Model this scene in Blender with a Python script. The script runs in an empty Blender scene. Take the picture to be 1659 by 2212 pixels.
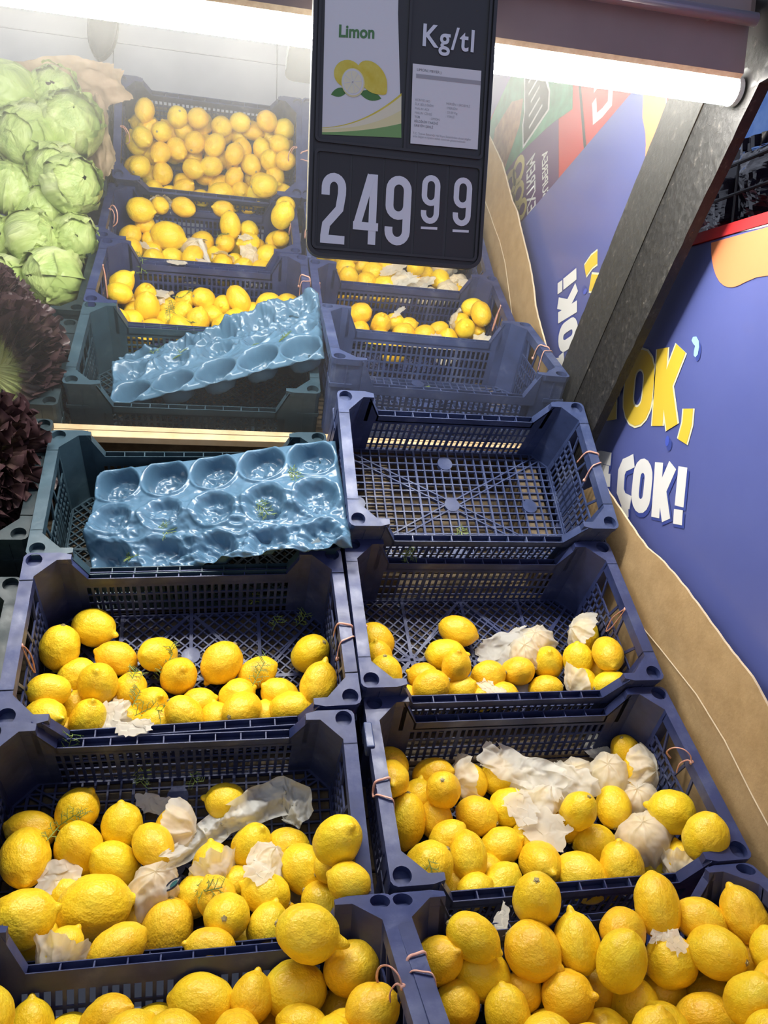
import bpy, bmesh, math, random
from mathutils import Vector, Matrix, Quaternion, noise
random.seed(11)
sc = bpy.context.scene
COL = sc.collection
R_ = math.radians
ZF = 1.32                                   # height of the deck frame's origin above the shop floor
TH = 0.67                                   # slope of the produce deck
DECK = Matrix.Translation((0, 0, ZF)) @ Matrix.Rotation(TH, 4, 'X')

# ------------------------------------------------------------------ camera
cam = bpy.data.cameras.new('camera')
cam.sensor_fit = 'HORIZONTAL'; cam.sensor_width = 36.0; cam.lens = 36.0 * 1679.34 / 1659
cam.clip_start = 0.02
co = bpy.data.objects.new('camera', cam); COL.objects.link(co)
rx_, up_ = Vector((0.9777, -0.2055, 0.0459)).normalized(), Vector((-0.0117, 0.1630, 0.9866))
bk_ = rx_.cross(up_).normalized(); up_ = bk_.cross(rx_)
co.matrix_world = Matrix.Translation((-0.2051, -1.4480, 1.4370)) @ Matrix((rx_, up_, bk_)).transposed().to_4x4()
sc.camera = co

# ------------------------------------------------------------------ world: the dim even light of the shop around
w = bpy.data.worlds.new('shop_ambient'); sc.world = w; w.use_nodes = True
bg = w.node_tree.nodes['Background']
bg.inputs[0].default_value = (0.74, 0.80, 1.0, 1); bg.inputs[1].default_value = 0.41
LAMP_STRENGTH = 75
sc.view_settings.view_transform = 'Standard'; sc.view_settings.look = 'None'
sc.view_settings.gamma = 1.0; sc.view_settings.use_curve_mapping = False
sc.view_settings.exposure = 0.42

# ------------------------------------------------------------------ helpers
def nodes_of(name):
    m = bpy.data.materials.new(name); m.use_nodes = True
    nt = m.node_tree; b = nt.nodes['Principled BSDF']
    return m, nt, b
def N(nt, t, **kw):
    n = nt.nodes.new(t)
    for k, v in kw.items():
        if k in n.inputs: n.inputs[k].default_value = v
        else: setattr(n, k, v)
    return n
def ramp(nt, stops, fac):
    r = nt.nodes.new('ShaderNodeValToRGB')
    e = r.color_ramp.elements
    while len(e) < len(stops): e.new(0.5)
    for i, (p, c) in enumerate(stops):
        e[i].position = p; e[i].color = (*c, 1)
    nt.links.new(fac, r.inputs[0]); return r
def plain(name, col, rough=0.5, var=None, scale=8, bump=0, bscale=60, metal=0, coat=0, spec=0.5, coord='Object', detail=4):
    """principled material with an optional noise variation of colour and a fine bump"""
    m, nt, b = nodes_of(name)
    b.inputs['Base Color'].default_value = (*col, 1); b.inputs['Roughness'].default_value = rough
    b.inputs['Metallic'].default_value = metal; b.inputs['Coat Weight'].default_value = coat
    b.inputs['Specular IOR Level'].default_value = spec
    tc = N(nt, 'ShaderNodeTexCoord')
    if var:
        n = N(nt, 'ShaderNodeTexNoise', Scale=scale, Detail=detail, Roughness=0.6)
        nt.links.new(tc.outputs[coord], n.inputs['Vector'])
        r = ramp(nt, var, n.outputs[0]); nt.links.new(r.outputs[0], b.inputs['Base Color'])
    if bump:
        n2 = N(nt, 'ShaderNodeTexNoise', Scale=bscale, Detail=3.0)
        nt.links.new(tc.outputs[coord], n2.inputs['Vector'])
        bp = N(nt, 'ShaderNodeBump', Strength=bump, Distance=0.01)
        nt.links.new(n2.outputs[0], bp.inputs['Height']); nt.links.new(bp.outputs[0], b.inputs['Normal'])
    return m
class MB:
    """collects faces; build() makes ONE mesh object"""
    def __init__(s): s.v = []; s.f = []; s.uv = None
    def poly(s, pts):
        i = len(s.v); s.v += [tuple(p) for p in pts]; s.f.append(tuple(range(i, i + len(pts)))); return s
    def box(s, x0, x1, y0, y1, z0, z1):
        i = len(s.v)
        s.v += [(x0,y0,z0),(x1,y0,z0),(x1,y1,z0),(x0,y1,z0),(x0,y0,z1),(x1,y0,z1),(x1,y1,z1),(x0,y1,z1)]
        s.f += [tuple(i + k for k in q) for q in ((3,2,1,0),(4,5,6,7),(0,1,5,4),(1,2,6,5),(2,3,7,6),(3,0,4,7))]; return s
    def bar(s, a, b, wd, h, up=(0, 0, 1)):
        """a box from a to b, wd wide across and h tall along up"""
        a, b, up = Vector(a), Vector(b), Vector(up)
        d = (b - a).normalized(); sd = d.cross(up).normalized(); u = sd.cross(d)
        i = len(s.v)
        for p in (a, b):
            for (p1, p2) in ((-1,-1),(1,-1),(1,1),(-1,1)): s.v.append(tuple(p + sd*p1*wd/2 + u*p2*h/2))
        s.f += [tuple(i + k for k in q) for q in ((0,1,2,3),(7,6,5,4),(0,4,5,1),(1,5,6,2),(2,6,7,3),(3,7,4,0))]; return s
    def prism(s, pts, z0, z1):
        """extrude a plan outline (ccw) from z0 to z1"""
        i = len(s.v); n = len(pts)
        s.v += [(p[0], p[1], z0) for p in pts] + [(p[0], p[1], z1) for p in pts]
        s.f.append(tuple(i + k for k in reversed(range(n)))); s.f.append(tuple(i + n + k for k in range(n)))
        s.f += [(i + k, i + (k+1) % n, i + n + (k+1) % n, i + n + k) for k in range(n)]; return s
    def tube(s, pts, r, n=6, closed=False, flat=1.0, cap=True):
        P = [Vector(p) for p in pts]; k = len(P); i0 = len(s.v)
        rr = r if hasattr(r, '__len__') else [r] * k
        t0 = (P[1] - P[0]).normalized(); ref = Vector((0, 0, 1)) if abs(t0.z) < 0.9 else Vector((1, 0, 0))
        u = t0.cross(ref).normalized()
        for j in range(k):
            a, b = P[j-1] if (j or closed) else P[j], P[(j+1) % k] if (j < k-1 or closed) else P[j]
            t = (b - a).normalized() if (b - a).length > 1e-9 else t0
            u = (u - t * u.dot(t)).normalized(); v = t.cross(u)
            for q in range(n):
                an = 2*math.pi*q/n; s.v.append(tuple(P[j] + (u*math.cos(an) + v*math.sin(an)*flat) * rr[j]))
        for j in range(k if closed else k-1):
            for q in range(n):
                a = i0 + j*n; b = i0 + ((j+1) % k)*n
                s.f.append((a+q, a+(q+1) % n, b+(q+1) % n, b+q))
        if cap and not closed:
            s.f.append(tuple(i0 + q for q in reversed(range(n)))); s.f.append(tuple(i0 + (k-1)*n + q for q in range(n)))
        return s
    def disc(s, c, r, n=16, z1=None):
        if z1 is None: return s.poly([(c[0]+r*math.cos(2*math.pi*k/n), c[1]+r*math.sin(2*math.pi*k/n), c[2]) for k in range(n)])
        return s.prism([(c[0]+r*math.cos(2*math.pi*k/n), c[1]+r*math.sin(2*math.pi*k/n)) for k in range(n)], c[2], z1)
    def grid(s, nu, nv, fn, keep=None, closeu=False):
        i0 = len(s.v)
        for j in range(nv+1):
            for i in range(nu if closeu else nu+1): s.v.append(tuple(fn(i/nu, j/nv)))
        wdt = nu if closeu else nu+1
        for j in range(nv):
            for i in range(nu):
                if keep and not keep((i+.5)/nu, (j+.5)/nv): continue
                a = i0 + j*wdt + i; b = i0 + j*wdt + (i+1) % wdt
                s.f.append((a, b, b + wdt, a + wdt))
        return s
    def mesh(s, name, mat, smooth=False):
        me = bpy.data.meshes.new(name); me.from_pydata(s.v, [], s.f)
        if mat: me.materials.append(mat)
        if smooth: me.polygons.foreach_set('use_smooth', [True]*len(me.polygons))
        me.update(); return me
    def build(s, name, mat, parent=None, smooth=False):
        return link(name, s.mesh(name, mat, smooth), parent)
def link(name, me, parent=None):
    o = bpy.data.objects.new(name, me); COL.objects.link(o)
    if parent: o.parent = parent
    return o
def empty(name, mw=None):
    o = bpy.data.objects.new(name, None); o.empty_display_size = .05; COL.objects.link(o)
    if mw is not None: o.matrix_world = mw
    return o
def tag(o, label=None, cat=None, group=None, kind=None):
    if label: o['label'] = label
    if cat: o['category'] = cat
    if group: o['group'] = group
    if kind: o['kind'] = kind
    return o
def bev(o, wd=.0015, seg=2):
    m = o.modifiers.new('bevel', 'BEVEL'); m.width = wd; m.segments = seg; m.limit_method = 'ANGLE'; m.angle_limit = R_(40); return o
def solid(o, t):
    m = o.modifiers.new('thickness', 'SOLIDIFY'); m.thickness = t; m.offset = 0; return o
def nz(p, s=1.0, seed=0): return noise.noise(Vector(p)*s + Vector((seed*7.13, seed*3.7, seed*1.9)))
def crum(p, s=1.0, seed=0):
    """ridged crumple noise, about -1..1"""
    q = Vector(p)*s + Vector((seed*7.13, seed*3.7, seed*1.9)); t = 0; a = 1.0
    for k in range(3):
        t += a*(1 - 2*abs(noise.noise(q))*2.0); q = q*2.1; a *= .5
    return t/1.75
ORD = ['first','second','third','fourth','fifth','sixth','seventh','eighth','ninth','tenth','eleventh','twelfth','thirteenth','fourteenth']

# ------------------------------------------------------------------ materials
def crate_mat(name, dark, mid, scuff):
    m, nt, b = nodes_of(name)
    tc = N(nt, 'ShaderNodeTexCoord')
    n = N(nt, 'ShaderNodeTexNoise', Scale=14.0, Detail=6.0, Roughness=0.65); nt.links.new(tc.outputs['Object'], n.inputs['Vector'])
    r = ramp(nt, [(0.3, dark), (0.54, mid), (0.74, scuff)], n.outputs[0]); nt.links.new(r.outputs[0], b.inputs['Base Color'])
    n2 = N(nt, 'ShaderNodeTexNoise', Scale=40.0, Detail=4.0); nt.links.new(tc.outputs['Object'], n2.inputs['Vector'])
    rr = ramp(nt, [(0.3, (.34,)*3), (0.7, (.58,)*3)], n2.outputs[0]); nt.links.new(rr.outputs[0], b.inputs['Roughness'])
    bp = N(nt, 'ShaderNodeBump', Strength=0.12, Distance=0.004); nt.links.new(n2.outputs[0], bp.inputs['Height']); nt.links.new(bp.outputs[0], b.inputs['Normal'])
    return m
M_NAVY = crate_mat('navy_plastic', (.016,.024,.080), (.026,.038,.122), (.080,.10,.19))
M_NAVY2 = crate_mat('faded_navy_plastic', (.024,.038,.100), (.038,.058,.150), (.11,.135,.23))
M_TEAL = crate_mat('teal_plastic', (.018,.042,.062), (.027,.060,.084), (.06,.10,.13))
M_DARKC = crate_mat('black_green_plastic', (.010,.020,.026), (.016,.032,.040), (.05,.07,.08))
M_TRAY = plain('tray_plastic', (.07,.15,.24), .27, var=[(0.3,(.060,.135,.215)),(0.7,(.085,.17,.265))], scale=9, coat=.2)
M_BAND = plain('pink_elastic', (.62,.30,.22), .6, var=[(0.3,(.55,.24,.17)),(0.7,(.72,.42,.33))], scale=60)
M_PINE = plain('pine', (.62,.46,.26), .6, var=[(0.3,(.55,.38,.20)),(0.7,(.70,.55,.34))], scale=20)
M_DECK = plain('old_deck_wood', (.13,.095,.055), .75, var=[(0.25,(.06,.045,.03)),(0.5,(.13,.095,.055)),(0.8,(.22,.165,.10))], scale=26, bump=.3, bscale=90)
M_FASCIA = plain('brown_laminate', (.30,.225,.21), .45, var=[(0.3,(.27,.20,.185)),(0.7,(.33,.25,.235))], scale=5, bump=.03)
M_CHIP = plain('raw_chipboard', (.80,.62,.42), .8, var=[(0.3,(.70,.52,.33)),(0.7,(.86,.70,.50))], scale=120)
M_METAL = plain('brushed_steel', (.60,.56,.58), .30, metal=.55)
M_WHITE_H = plain('lamp_housing', (.75,.76,.76), .4)
M_SIGN = plain('sign_black', (.046,.046,.050), .42)
M_SIGN2 = plain('sign_tile_black', (.036,.036,.039), .5)
M_SILVER = plain('sign_edge', (.55,.55,.52), .3, metal=.9)
M_CARD = plain('card_white', (.80,.81,.82), .45)
M_INK = plain('print_grey', (.22,.22,.24), .6)
M_INK2 = plain('print_light_grey', (.42,.42,.44), .6)
M_DIGIT = plain('digit_white', (.80,.84,.90), .45)
M_GREEN_T = plain('print_green', (.10,.25,.09), .5)
M_YEL1 = plain('print_yellow', (.80,.68,.06), .5, var=[(0.3,(.74,.58,.04)),(0.7,(.85,.74,.14))], scale=60)
M_YEL2 = plain('print_pale_yellow', (.86,.80,.42), .5)
M_YELL3 = plain('print_light_lemon', (.88,.84,.60), .5)
M_GREEN_P = plain('print_leaf_green', (.09,.24,.06), .5)
M_GREEN_B = plain('print_band_green', (.22,.42,.14), .5)
M_FLOOR = plain('floor_tile_grey', (.50,.50,.49), .35, var=[(0.3,(.46,.46,.45)),(0.7,(.55,.55,.54))], scale=3, bump=.02)
M_GROUT = plain('grout', (.16,.16,.16), .8)
M_WALL = plain('pale_blue_wall', (.20,.40,.85), .6, var=[(0.35,(.15,.32,.78)),(0.65,(.28,.48,.90))], scale=14)
M_BOARD = plain('blue_vinyl', (.090,.112,.325), .36, var=[(0.3,(.083,.104,.31)),(0.7,(.097,.120,.34))], scale=4, bump=.04, bscale=14, coat=.15)
M_P_YEL = plain('vinyl_yellow', (.74,.52,.05), .36)
M_P_CREAM = plain('vinyl_cream', (.86,.82,.55), .36)
M_P_WHITE = plain('vinyl_white', (.84,.83,.80), .36)
M_P_SHAD = plain('vinyl_dark_blue', (.045,.07,.30), .36)
M_P_ORANGE = plain('vinyl_orange', (.80,.275,.115), .36)
M_P_SKY = plain('vinyl_sky', (.36,.66,.86), .36)
M_P_RED = plain('vinyl_red', (.62,.035,.040), .36)
M_P_PURP = plain('vinyl_purple', (.11,.035,.16), .36)
M_P_GREEN = plain('vinyl_green', (.04,.24,.12), .36, var=[(0.3,(.03,.16,.08)),(0.7,(.06,.34,.18))], scale=18)
M_P_BROWN = plain('vinyl_crust', (.42,.20,.10), .36, var=[(0.3,(.28,.10,.06)),(0.7,(.55,.30,.14))], scale=30)
M_P_BLACK = plain('vinyl_black', (.02,.02,.03), .36)
M_P_RING = plain('vinyl_ring', (.66,.56,.22), .36)
M_SHOE = plain('shoe_grey', (.040,.042,.050), .7, bump=.1, bscale=200)
M_SOLE = plain('shoe_sole', (.025,.025,.028), .8)
M_BLACKM = plain('black_metal', (.02,.02,.022), .4)
M_CARDB = None
def cardboard():
    m, nt, b = nodes_of('kraft_cardboard'); tc = N(nt, 'ShaderNodeTexCoord')
    n = N(nt, 'ShaderNodeTexNoise', Scale=30.0, Detail=6.0, Roughness=.7); nt.links.new(tc.outputs['Object'], n.inputs['Vector'])
    r = ramp(nt, [(0.3, (.36,.235,.105)), (0.7, (.47,.32,.155))], n.outputs[0]); nt.links.new(r.outputs[0], b.inputs['Base Color'])
    b.inputs['Roughness'].default_value = .8
    mp = N(nt, 'ShaderNodeMapping'); mp.inputs['Scale'].default_value = (20, 160, 160); nt.links.new(tc.outputs['Object'], mp.inputs[0])
    n2 = N(nt, 'ShaderNodeTexNoise', Scale=1.0, Detail=2.0); nt.links.new(mp.outputs[0], n2.inputs['Vector'])
    bp = N(nt, 'ShaderNodeBump', Strength=.15, Distance=.004); nt.links.new(n2.outputs[0], bp.inputs['Height']); nt.links.new(bp.outputs[0], b.inputs['Normal'])
    return m
M_CARDB = cardboard()
M_TORN = plain('torn_cardboard_edge', (.62,.50,.34), .9)
def osb():
    """black painted strand board: coarse relief and pale scratches"""
    m, nt, b = nodes_of('black_painted_board'); tc = N(nt, 'ShaderNodeTexCoord')
    v = N(nt, 'ShaderNodeTexVoronoi', Scale=95.0); mp = N(nt, 'ShaderNodeMapping'); mp.inputs['Scale'].default_value = (1, 1.0, .8); mp.inputs['Rotation'].default_value = (.6, 0, 0)
    nt.links.new(tc.outputs['Object'], mp.inputs[0]); nt.links.new(mp.outputs[0], v.inputs['Vector'])
    n = N(nt, 'ShaderNodeTexNoise', Scale=70.0, Detail=8.0, Roughness=.75); nt.links.new(mp.outputs[0], n.inputs['Vector'])
    r = ramp(nt, [(0.30, (.008,.0078,.0075)), (0.55, (.015,.0145,.014)), (0.62, (.034,.032,.029)), (0.675, (.09,.08,.07)), (0.72, (.36,.32,.26))], n.outputs[0]); nt.links.new(r.outputs[0], b.inputs['Base Color'])
    b.inputs['Roughness'].default_value = .55
    bp = N(nt, 'ShaderNodeBump', Strength=.35, Distance=.004); nt.links.new(v.outputs['Distance'], bp.inputs['Height'])
    bp2 = N(nt, 'ShaderNodeBump', Strength=.8, Distance=.004); nt.links.new(n.outputs[0], bp2.inputs['Height']); nt.links.new(bp.outputs[0], bp2.inputs['Normal']); nt.links.new(bp2.outputs[0], b.inputs['Normal'])
    return m
M_OSB = osb()
def mirror_mat():
    """silvered glass under a film of dust"""
    m, nt, b = nodes_of('dusty_mirror'); out = nt.nodes['Material Output']
    b.inputs['Metallic'].default_value = 1; b.inputs['Roughness'].default_value = .012; b.inputs['Base Color'].default_value = (.90,.915,.90,1)
    d = N(nt, 'ShaderNodeBsdfDiffuse'); d.inputs[0].default_value = (.80,.80,.76,1)
    tc = N(nt, 'ShaderNodeTexCoord'); n = N(nt, 'ShaderNodeTexNoise', Scale=3.5, Detail=6.0, Roughness=.6); nt.links.new(tc.outputs['Object'], n.inputs['Vector'])
    mr = N(nt, 'ShaderNodeMapRange'); mr.inputs['From Min'].default_value = .3; mr.inputs['From Max'].default_value = .7; mr.inputs['To Min'].default_value = 0.045; mr.inputs['To Max'].default_value = 0.085
    nt.links.new(n.outputs[0], mr.inputs[0])
    mx = N(nt, 'ShaderNodeMixShader'); nt.links.new(mr.outputs[0], mx.inputs[0]); nt.links.new(b.outputs[0], mx.inputs[1]); nt.links.new(d.outputs[0], mx.inputs[2])
    nt.links.new(mx.outputs[0], out.inputs[0]); return m
M_MIRROR = mirror_mat()
def lamp_mat():
    m = bpy.data.materials.new('lit_diffuser'); m.use_nodes = True; nt = m.node_tree; nt.nodes.clear()
    e = N(nt, 'ShaderNodeEmission'); e.inputs[0].default_value = (1.0, .965, .90, 1); e.inputs[1].default_value = LAMP_STRENGTH
    o = N(nt, 'ShaderNodeOutputMaterial'); nt.links.new(e.outputs[0], o.inputs[0]); return m
M_LAMP = lamp_mat()
def lemon_mat():
    m, nt, b = nodes_of('lemon_peel'); tc = N(nt, 'ShaderNodeTexCoord'); oi = N(nt, 'ShaderNodeObjectInfo')
    ad = N(nt, 'ShaderNodeVectorMath', operation='ADD'); sca = N(nt, 'ShaderNodeVectorMath', operation='SCALE'); sca.inputs['Scale'].default_value = 37.0
    cb = N(nt, 'ShaderNodeCombineXYZ')
    for k in range(3): nt.links.new(oi.outputs['Random'], cb.inputs[k])
    nt.links.new(cb.outputs[0], sca.inputs[0]); nt.links.new(tc.outputs['Object'], ad.inputs[0]); nt.links.new(sca.outputs[0], ad.inputs[1])
    n = N(nt, 'ShaderNodeTexNoise', Scale=1.3, Detail=3.0); nt.links.new(ad.outputs[0], n.inputs['Vector'])
    r = ramp(nt, [(0.30, (.80,.475,.012)), (0.5, (.88,.575,.018)), (0.72, (.86,.625,.030))], n.outputs[0])
    # each fruit a little riper or greener than the next
    hs = N(nt, 'ShaderNodeHueSaturation'); mr = N(nt, 'ShaderNodeMapRange'); mr.inputs['To Min'].default_value = .490; mr.inputs['To Max'].default_value = .509
    nt.links.new(oi.outputs['Random'], mr.inputs[0]); nt.links.new(mr.outputs[0], hs.inputs['Hue']); nt.links.new(r.outputs[0], hs.inputs['Color'])
    # rubbed scars and specks
    n3 = N(nt, 'ShaderNodeTexNoise', Scale=3.4, Detail=9.0, Roughness=.72); nt.links.new(ad.outputs[0], n3.inputs['Vector'])
    rs = ramp(nt, [(0.665, (0,0,0)), (0.72, (.75,.75,.75))], n3.outputs[0])
    mx = N(nt, 'ShaderNodeMix', data_type='RGBA'); mx.inputs['B'].default_value = (.42,.24,.06,1)
    nt.links.new(rs.outputs[0], mx.inputs['Factor']); nt.links.new(hs.outputs[0], mx.inputs['A']); nt.links.new(mx.outputs['Result'], b.inputs['Base Color'])
    b.inputs['Roughness'].default_value = .40; b.inputs['Specular IOR Level'].default_value = .45
    v = N(nt, 'ShaderNodeTexVoronoi', Scale=15.0); nt.links.new(ad.outputs[0], v.inputs['Vector'])
    n4 = N(nt, 'ShaderNodeTexNoise', Scale=5.0, Detail=3.0); nt.links.new(ad.outputs[0], n4.inputs['Vector'])
    bp = N(nt, 'ShaderNodeBump', Strength=.10, Distance=.025); nt.links.new(v.outputs['Distance'], bp.inputs['Height'])
    bp2 = N(nt, 'ShaderNodeBump', Strength=.13, Distance=.05); nt.links.new(n4.outputs[0], bp2.inputs['Height']); nt.links.new(bp.outputs[0], bp2.inputs['Normal']); nt.links.new(bp2.outputs[0], b.inputs['Normal'])
    return m
M_LEMON = lemon_mat()
M_STEM = plain('lemon_stem', (.36,.28,.09), .7, var=[(0.3,(.22,.15,.05)),(0.7,(.48,.42,.20))], scale=3)
def paper_mat(name, col, tr, clear):
    m, nt, b = nodes_of(name); out = nt.nodes['Material Output']
    b.inputs['Base Color'].default_value = (*col, 1); b.inputs['Roughness'].default_value = .45
    t = N(nt, 'ShaderNodeBsdfTranslucent'); t.inputs[0].default_value = (*col, 1)
    tp = N(nt, 'ShaderNodeBsdfTransparent'); tp.inputs[0].default_value = (.97,.96,.92,1)
    m1 = N(nt, 'ShaderNodeMixShader'); m1.inputs[0].default_value = tr; nt.links.new(b.outputs[0], m1.inputs[1]); nt.links.new(t.outputs[0], m1.inputs[2])
    m2 = N(nt, 'ShaderNodeMixShader'); m2.inputs[0].default_value = clear; nt.links.new(m1.outputs[0], m2.inputs[1]); nt.links.new(tp.outputs[0], m2.inputs[2])
    nt.links.new(m2.outputs[0], out.inputs[0]); return m
M_PAPER = paper_mat('tissue_paper', (.90,.875,.78), .35, .26)
M_PAPER2 = paper_mat('cream_wrapping_paper', (.82,.76,.62), .30, .10)
M_FILM = paper_mat('thin_white_film', (.90,.90,.84), .34, .20)
M_KRAFT = plain('brown_kraft_paper', (.42,.30,.20), .75, var=[(0.3,(.34,.23,.15)),(0.7,(.50,.38,.26))], scale=12)
M_DILL = plain('dill_green', (.13,.24,.035), .6, var=[(0.3,(.07,.15,.02)),(0.7,(.26,.34,.09))], scale=60)
def lettuce_mat():
    m, nt, b = nodes_of('iceberg_leaf'); tc = N(nt, 'ShaderNodeTexCoord'); oi = N(nt, 'ShaderNodeObjectInfo')
    mp = N(nt, 'ShaderNodeMapping'); mp.inputs['Scale'].default_value = (9, 9, 2.2); nt.links.new(tc.outputs['Object'], mp.inputs[0])
    n = N(nt, 'ShaderNodeTexNoise', Scale=.9, Detail=5.0, Roughness=.6, Distortion=.6); nt.links.new(mp.outputs[0], n.inputs['Vector'])
    r = ramp(nt, [(0.25, (.24,.37,.085)), (0.5, (.45,.55,.19)), (0.70, (.70,.74,.42))], n.outputs[0])
    nt.links.new(r.outputs[0], b.inputs['Base Color']); b.inputs['Roughness'].default_value = .45
    bp = N(nt, 'ShaderNodeBump', Strength=.5, Distance=.05); nt.links.new(n.outputs[0], bp.inputs['Height']); nt.links.new(bp.outputs[0], b.inputs['Normal'])
    return m
M_ICE = lettuce_mat()
M_BUTT = plain('lettuce_butt', (.62,.46,.26), .6, var=[(0.3,(.50,.33,.17)),(0.7,(.70,.58,.38))], scale=3)
def redleaf_mat():
    m, nt, b = nodes_of('red_leaf'); a = N(nt, 'ShaderNodeAttribute', attribute_name='tint')
    tc = N(nt, 'ShaderNodeTexCoord'); n = N(nt, 'ShaderNodeTexNoise', Scale=60.0, Detail=3.0); nt.links.new(tc.outputs['Object'], n.inputs['Vector'])
    ma = N(nt, 'ShaderNodeMath', operation='MULTIPLY_ADD'); ma.inputs[1].default_value = .35; nt.links.new(n.outputs[0], ma.inputs[0]); nt.links.new(a.outputs['Fac'], ma.inputs[2])
    r = ramp(nt, [(0.30, (.55,.60,.24)), (0.55, (.36,.41,.14)), (0.70, (.10,.065,.050)), (1.0, (.045,.022,.026))], ma.outputs[0])
    nt.links.new(r.outputs[0], b.inputs['Base Color']); b.inputs['Roughness'].default_value = .42; return m
M_REDLEAF = redleaf_mat()
def bagm(name, col):
    m = plain(name, col, .16, coat=.6, spec=.8); return m
M_BAG_K = bagm('dark_foil', (.012,.010,.022)); M_BAG_P = bagm('plum_foil', (.05,.008,.02)); M_BAG_C = bagm('amber_foil', (.16,.07,.03))

# ------------------------------------------------------------------ setting
fl = tag(empty('floor'), kind='structure')
MB().box(-2.6, 1.6, -4.0, .9, -.03, -.003).build('grout_bed', M_GROUT, fl)
tile_me = bev(MB().box(-.2985, .2985, -.2985, .2985, -.02, 0).build('tile', M_FLOOR, fl), .0015, 1)
tx0, ty0 = -.62, -1.58
first = True
for i in range(-4, 4):
    for j in range(-4, 3):
        x, y = tx0 + .3 + .6*i, ty0 + .3 + .6*j
        t = tile_me if first else tile_me.copy()
        if not first: COL.objects.link(t)
        t.location = (x, y, 0); first = False
wr = tag(MB().box(1.6, 1.65, -4.0, 6.0, 0, 7.0).build('wall_right', M_WALL), kind='structure')

# the sloping deck and the flat front shelf
dk = tag(empty('produce_deck', DECK), 'sloping dark wooden deck of planks under the produce crates', 'produce stand')
zt = -.176
for k in range(11):
    y1 = .075 - k*.078
    bev(MB().box(-1.05, .508, y1-.0755, y1, zt-.02, zt).build('plank', M_DECK, dk), .002, 1)
for x in (-1.0, -.5, 0, .47): MB().box(x, x+.04, -.78, .06, zt-.07, zt-.02).build('joist', M_DECK, dk)
MB().box(-1.05, .52, .112, .130, -.24, .75).build('added_back_panel', M_DECK, dk)  # added dark board behind crates and mirror, stops background light leaking through
MB().box(-1.05, .508, .070, .112, zt-.02, zt).build('plank', M_DECK, dk)
sh = tag(empty('front_shelf', Matrix.Translation((0, 0, ZF))), 'flat dark wooden front shelf carrying the frontmost crates', 'produce stand')
SZ = -.649
for k in range(4): bev(MB().box(-1.05, .508, -.62-.08*(k+1), -.622-.08*k, SZ-.022, SZ).build('plank', M_DECK, sh), .002, 1)
MB().box(-1.05, .508, -.955, -.94, SZ-.2, SZ-.003).build('apron', M_DECK, sh)
for x in (-1.03, -.27, .45):
    for y in (-.93, .02):
        MB().box(x, x+.05, y, y+.05, -1.32, SZ-.025 if y < -.5 else -.20).build('leg', M_DECK, sh)

# mirror leaning over the deck, with its pine batten and black side board
mr_ = tag(empty('mirror', DECK), 'large dusty mirror leaning forward above the crates, reflecting the lemons', 'mirror')
def mpl(x, z): return .0927 - .00488*x + .00626*z            # plane y in the deck frame
MB().poly([(x, mpl(x, z), z) for x, z in ((-1.05, -.056), (.499, -.056), (.499, .745), (-1.05, .745))]).build('mirror_glass', M_MIRROR, mr_)
MB().poly([(-1.05, .106, -.056), (-1.05, .110, .745), (.499, .110, .745), (.499, .106, -.056)]).build('backing', M_DECK, mr_)
tb = MB().box(-1.05, .498, .078, .108, -.074, -.0575).build('trim_1', M_PINE); tb.matrix_world = DECK; tag(bev(tb, .001, 1), kind='structure')
bs = tag(empty('side_board', DECK), 'scratched black painted board standing along the mirror edge', 'board')
o = MB()
o.grid(10, 60, lambda u, v: (.5005 + .0006*nz((u*3, v*30, 0)), -.0135 + .1065*u + (.0022*nz((1.7, v*60, 3)) if u < .01 else 0), -.22 + .965*v))
o.build('board_face', M_OSB, bs, True)
MB().box(.5015, .520, -.0115, .093, -.22, .745).build('board_core', M_OSB, bs)
sb2 = MB().box(.5005, .520, -.475, -.395, ZF+.545, ZF+1.1).build('upright_post', M_BLACKM)
tag(sb2, 'black upright post above the slanted board, beside the brown fascia', 'post')

# fascia, steel rail and lamp
fs = tag(empty('canopy_fascia', Matrix.Translation((0, 0, ZF))), 'brown laminate fascia board above the strip light', 'board')
MB().box(-1.05, .482, -.4402, -.4235, .5575, 1.0).build('panel', M_FASCIA, fs)
mb = MB().prism([(-.4402,.5575),(-.4235,.5575),(-.4235,.5530),(-.4345,.5530)][::-1], -1.05, .4815); mb.v = [(v[2], v[0], v[1]) for v in mb.v]; mb.build('raw_edge', M_CHIP, fs)
MB().box(-1.05, .50, -.4235, -.33, .640, .660).build('top_blocker', M_FASCIA, fs)  # unseen panel, added to block light through the gap above the mirror
rl = tag(empty('steel_rail', Matrix.Translation((0, 0, ZF))), 'thin steel tube rail fixed along the brown fascia', 'rail')
MB().tube([(-1.05, -.4545, .6185), (.4815, -.4545, .6185)], .0084, 16).build('tube', M_METAL, rl, True)
for x in (-.55, .02, .42): MB().tube([(x, -.4402, .6185), (x, -.4500, .6185)], .004, 8).build('bracket', M_METAL, rl)
lp = tag(empty('strip_light', Matrix.Translation((0, -.4040, ZF+.5490))), 'long glowing white strip light under the brown fascia', 'lamp')
def lampcs(v):
    a = R_(160 + 220*v); return (.0190*math.cos(a), .0185*math.sin(a))
n = 24
MB().grid(1, n, lambda u, v: (-.72 + 1.2100*u, *lampcs(v))).build('diffuser', M_LAMP, lp, True)
MB().box(-.72, .490, -.0150, .0150, .0068, .030).build('housing', M_WHITE_H, lp)
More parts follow.
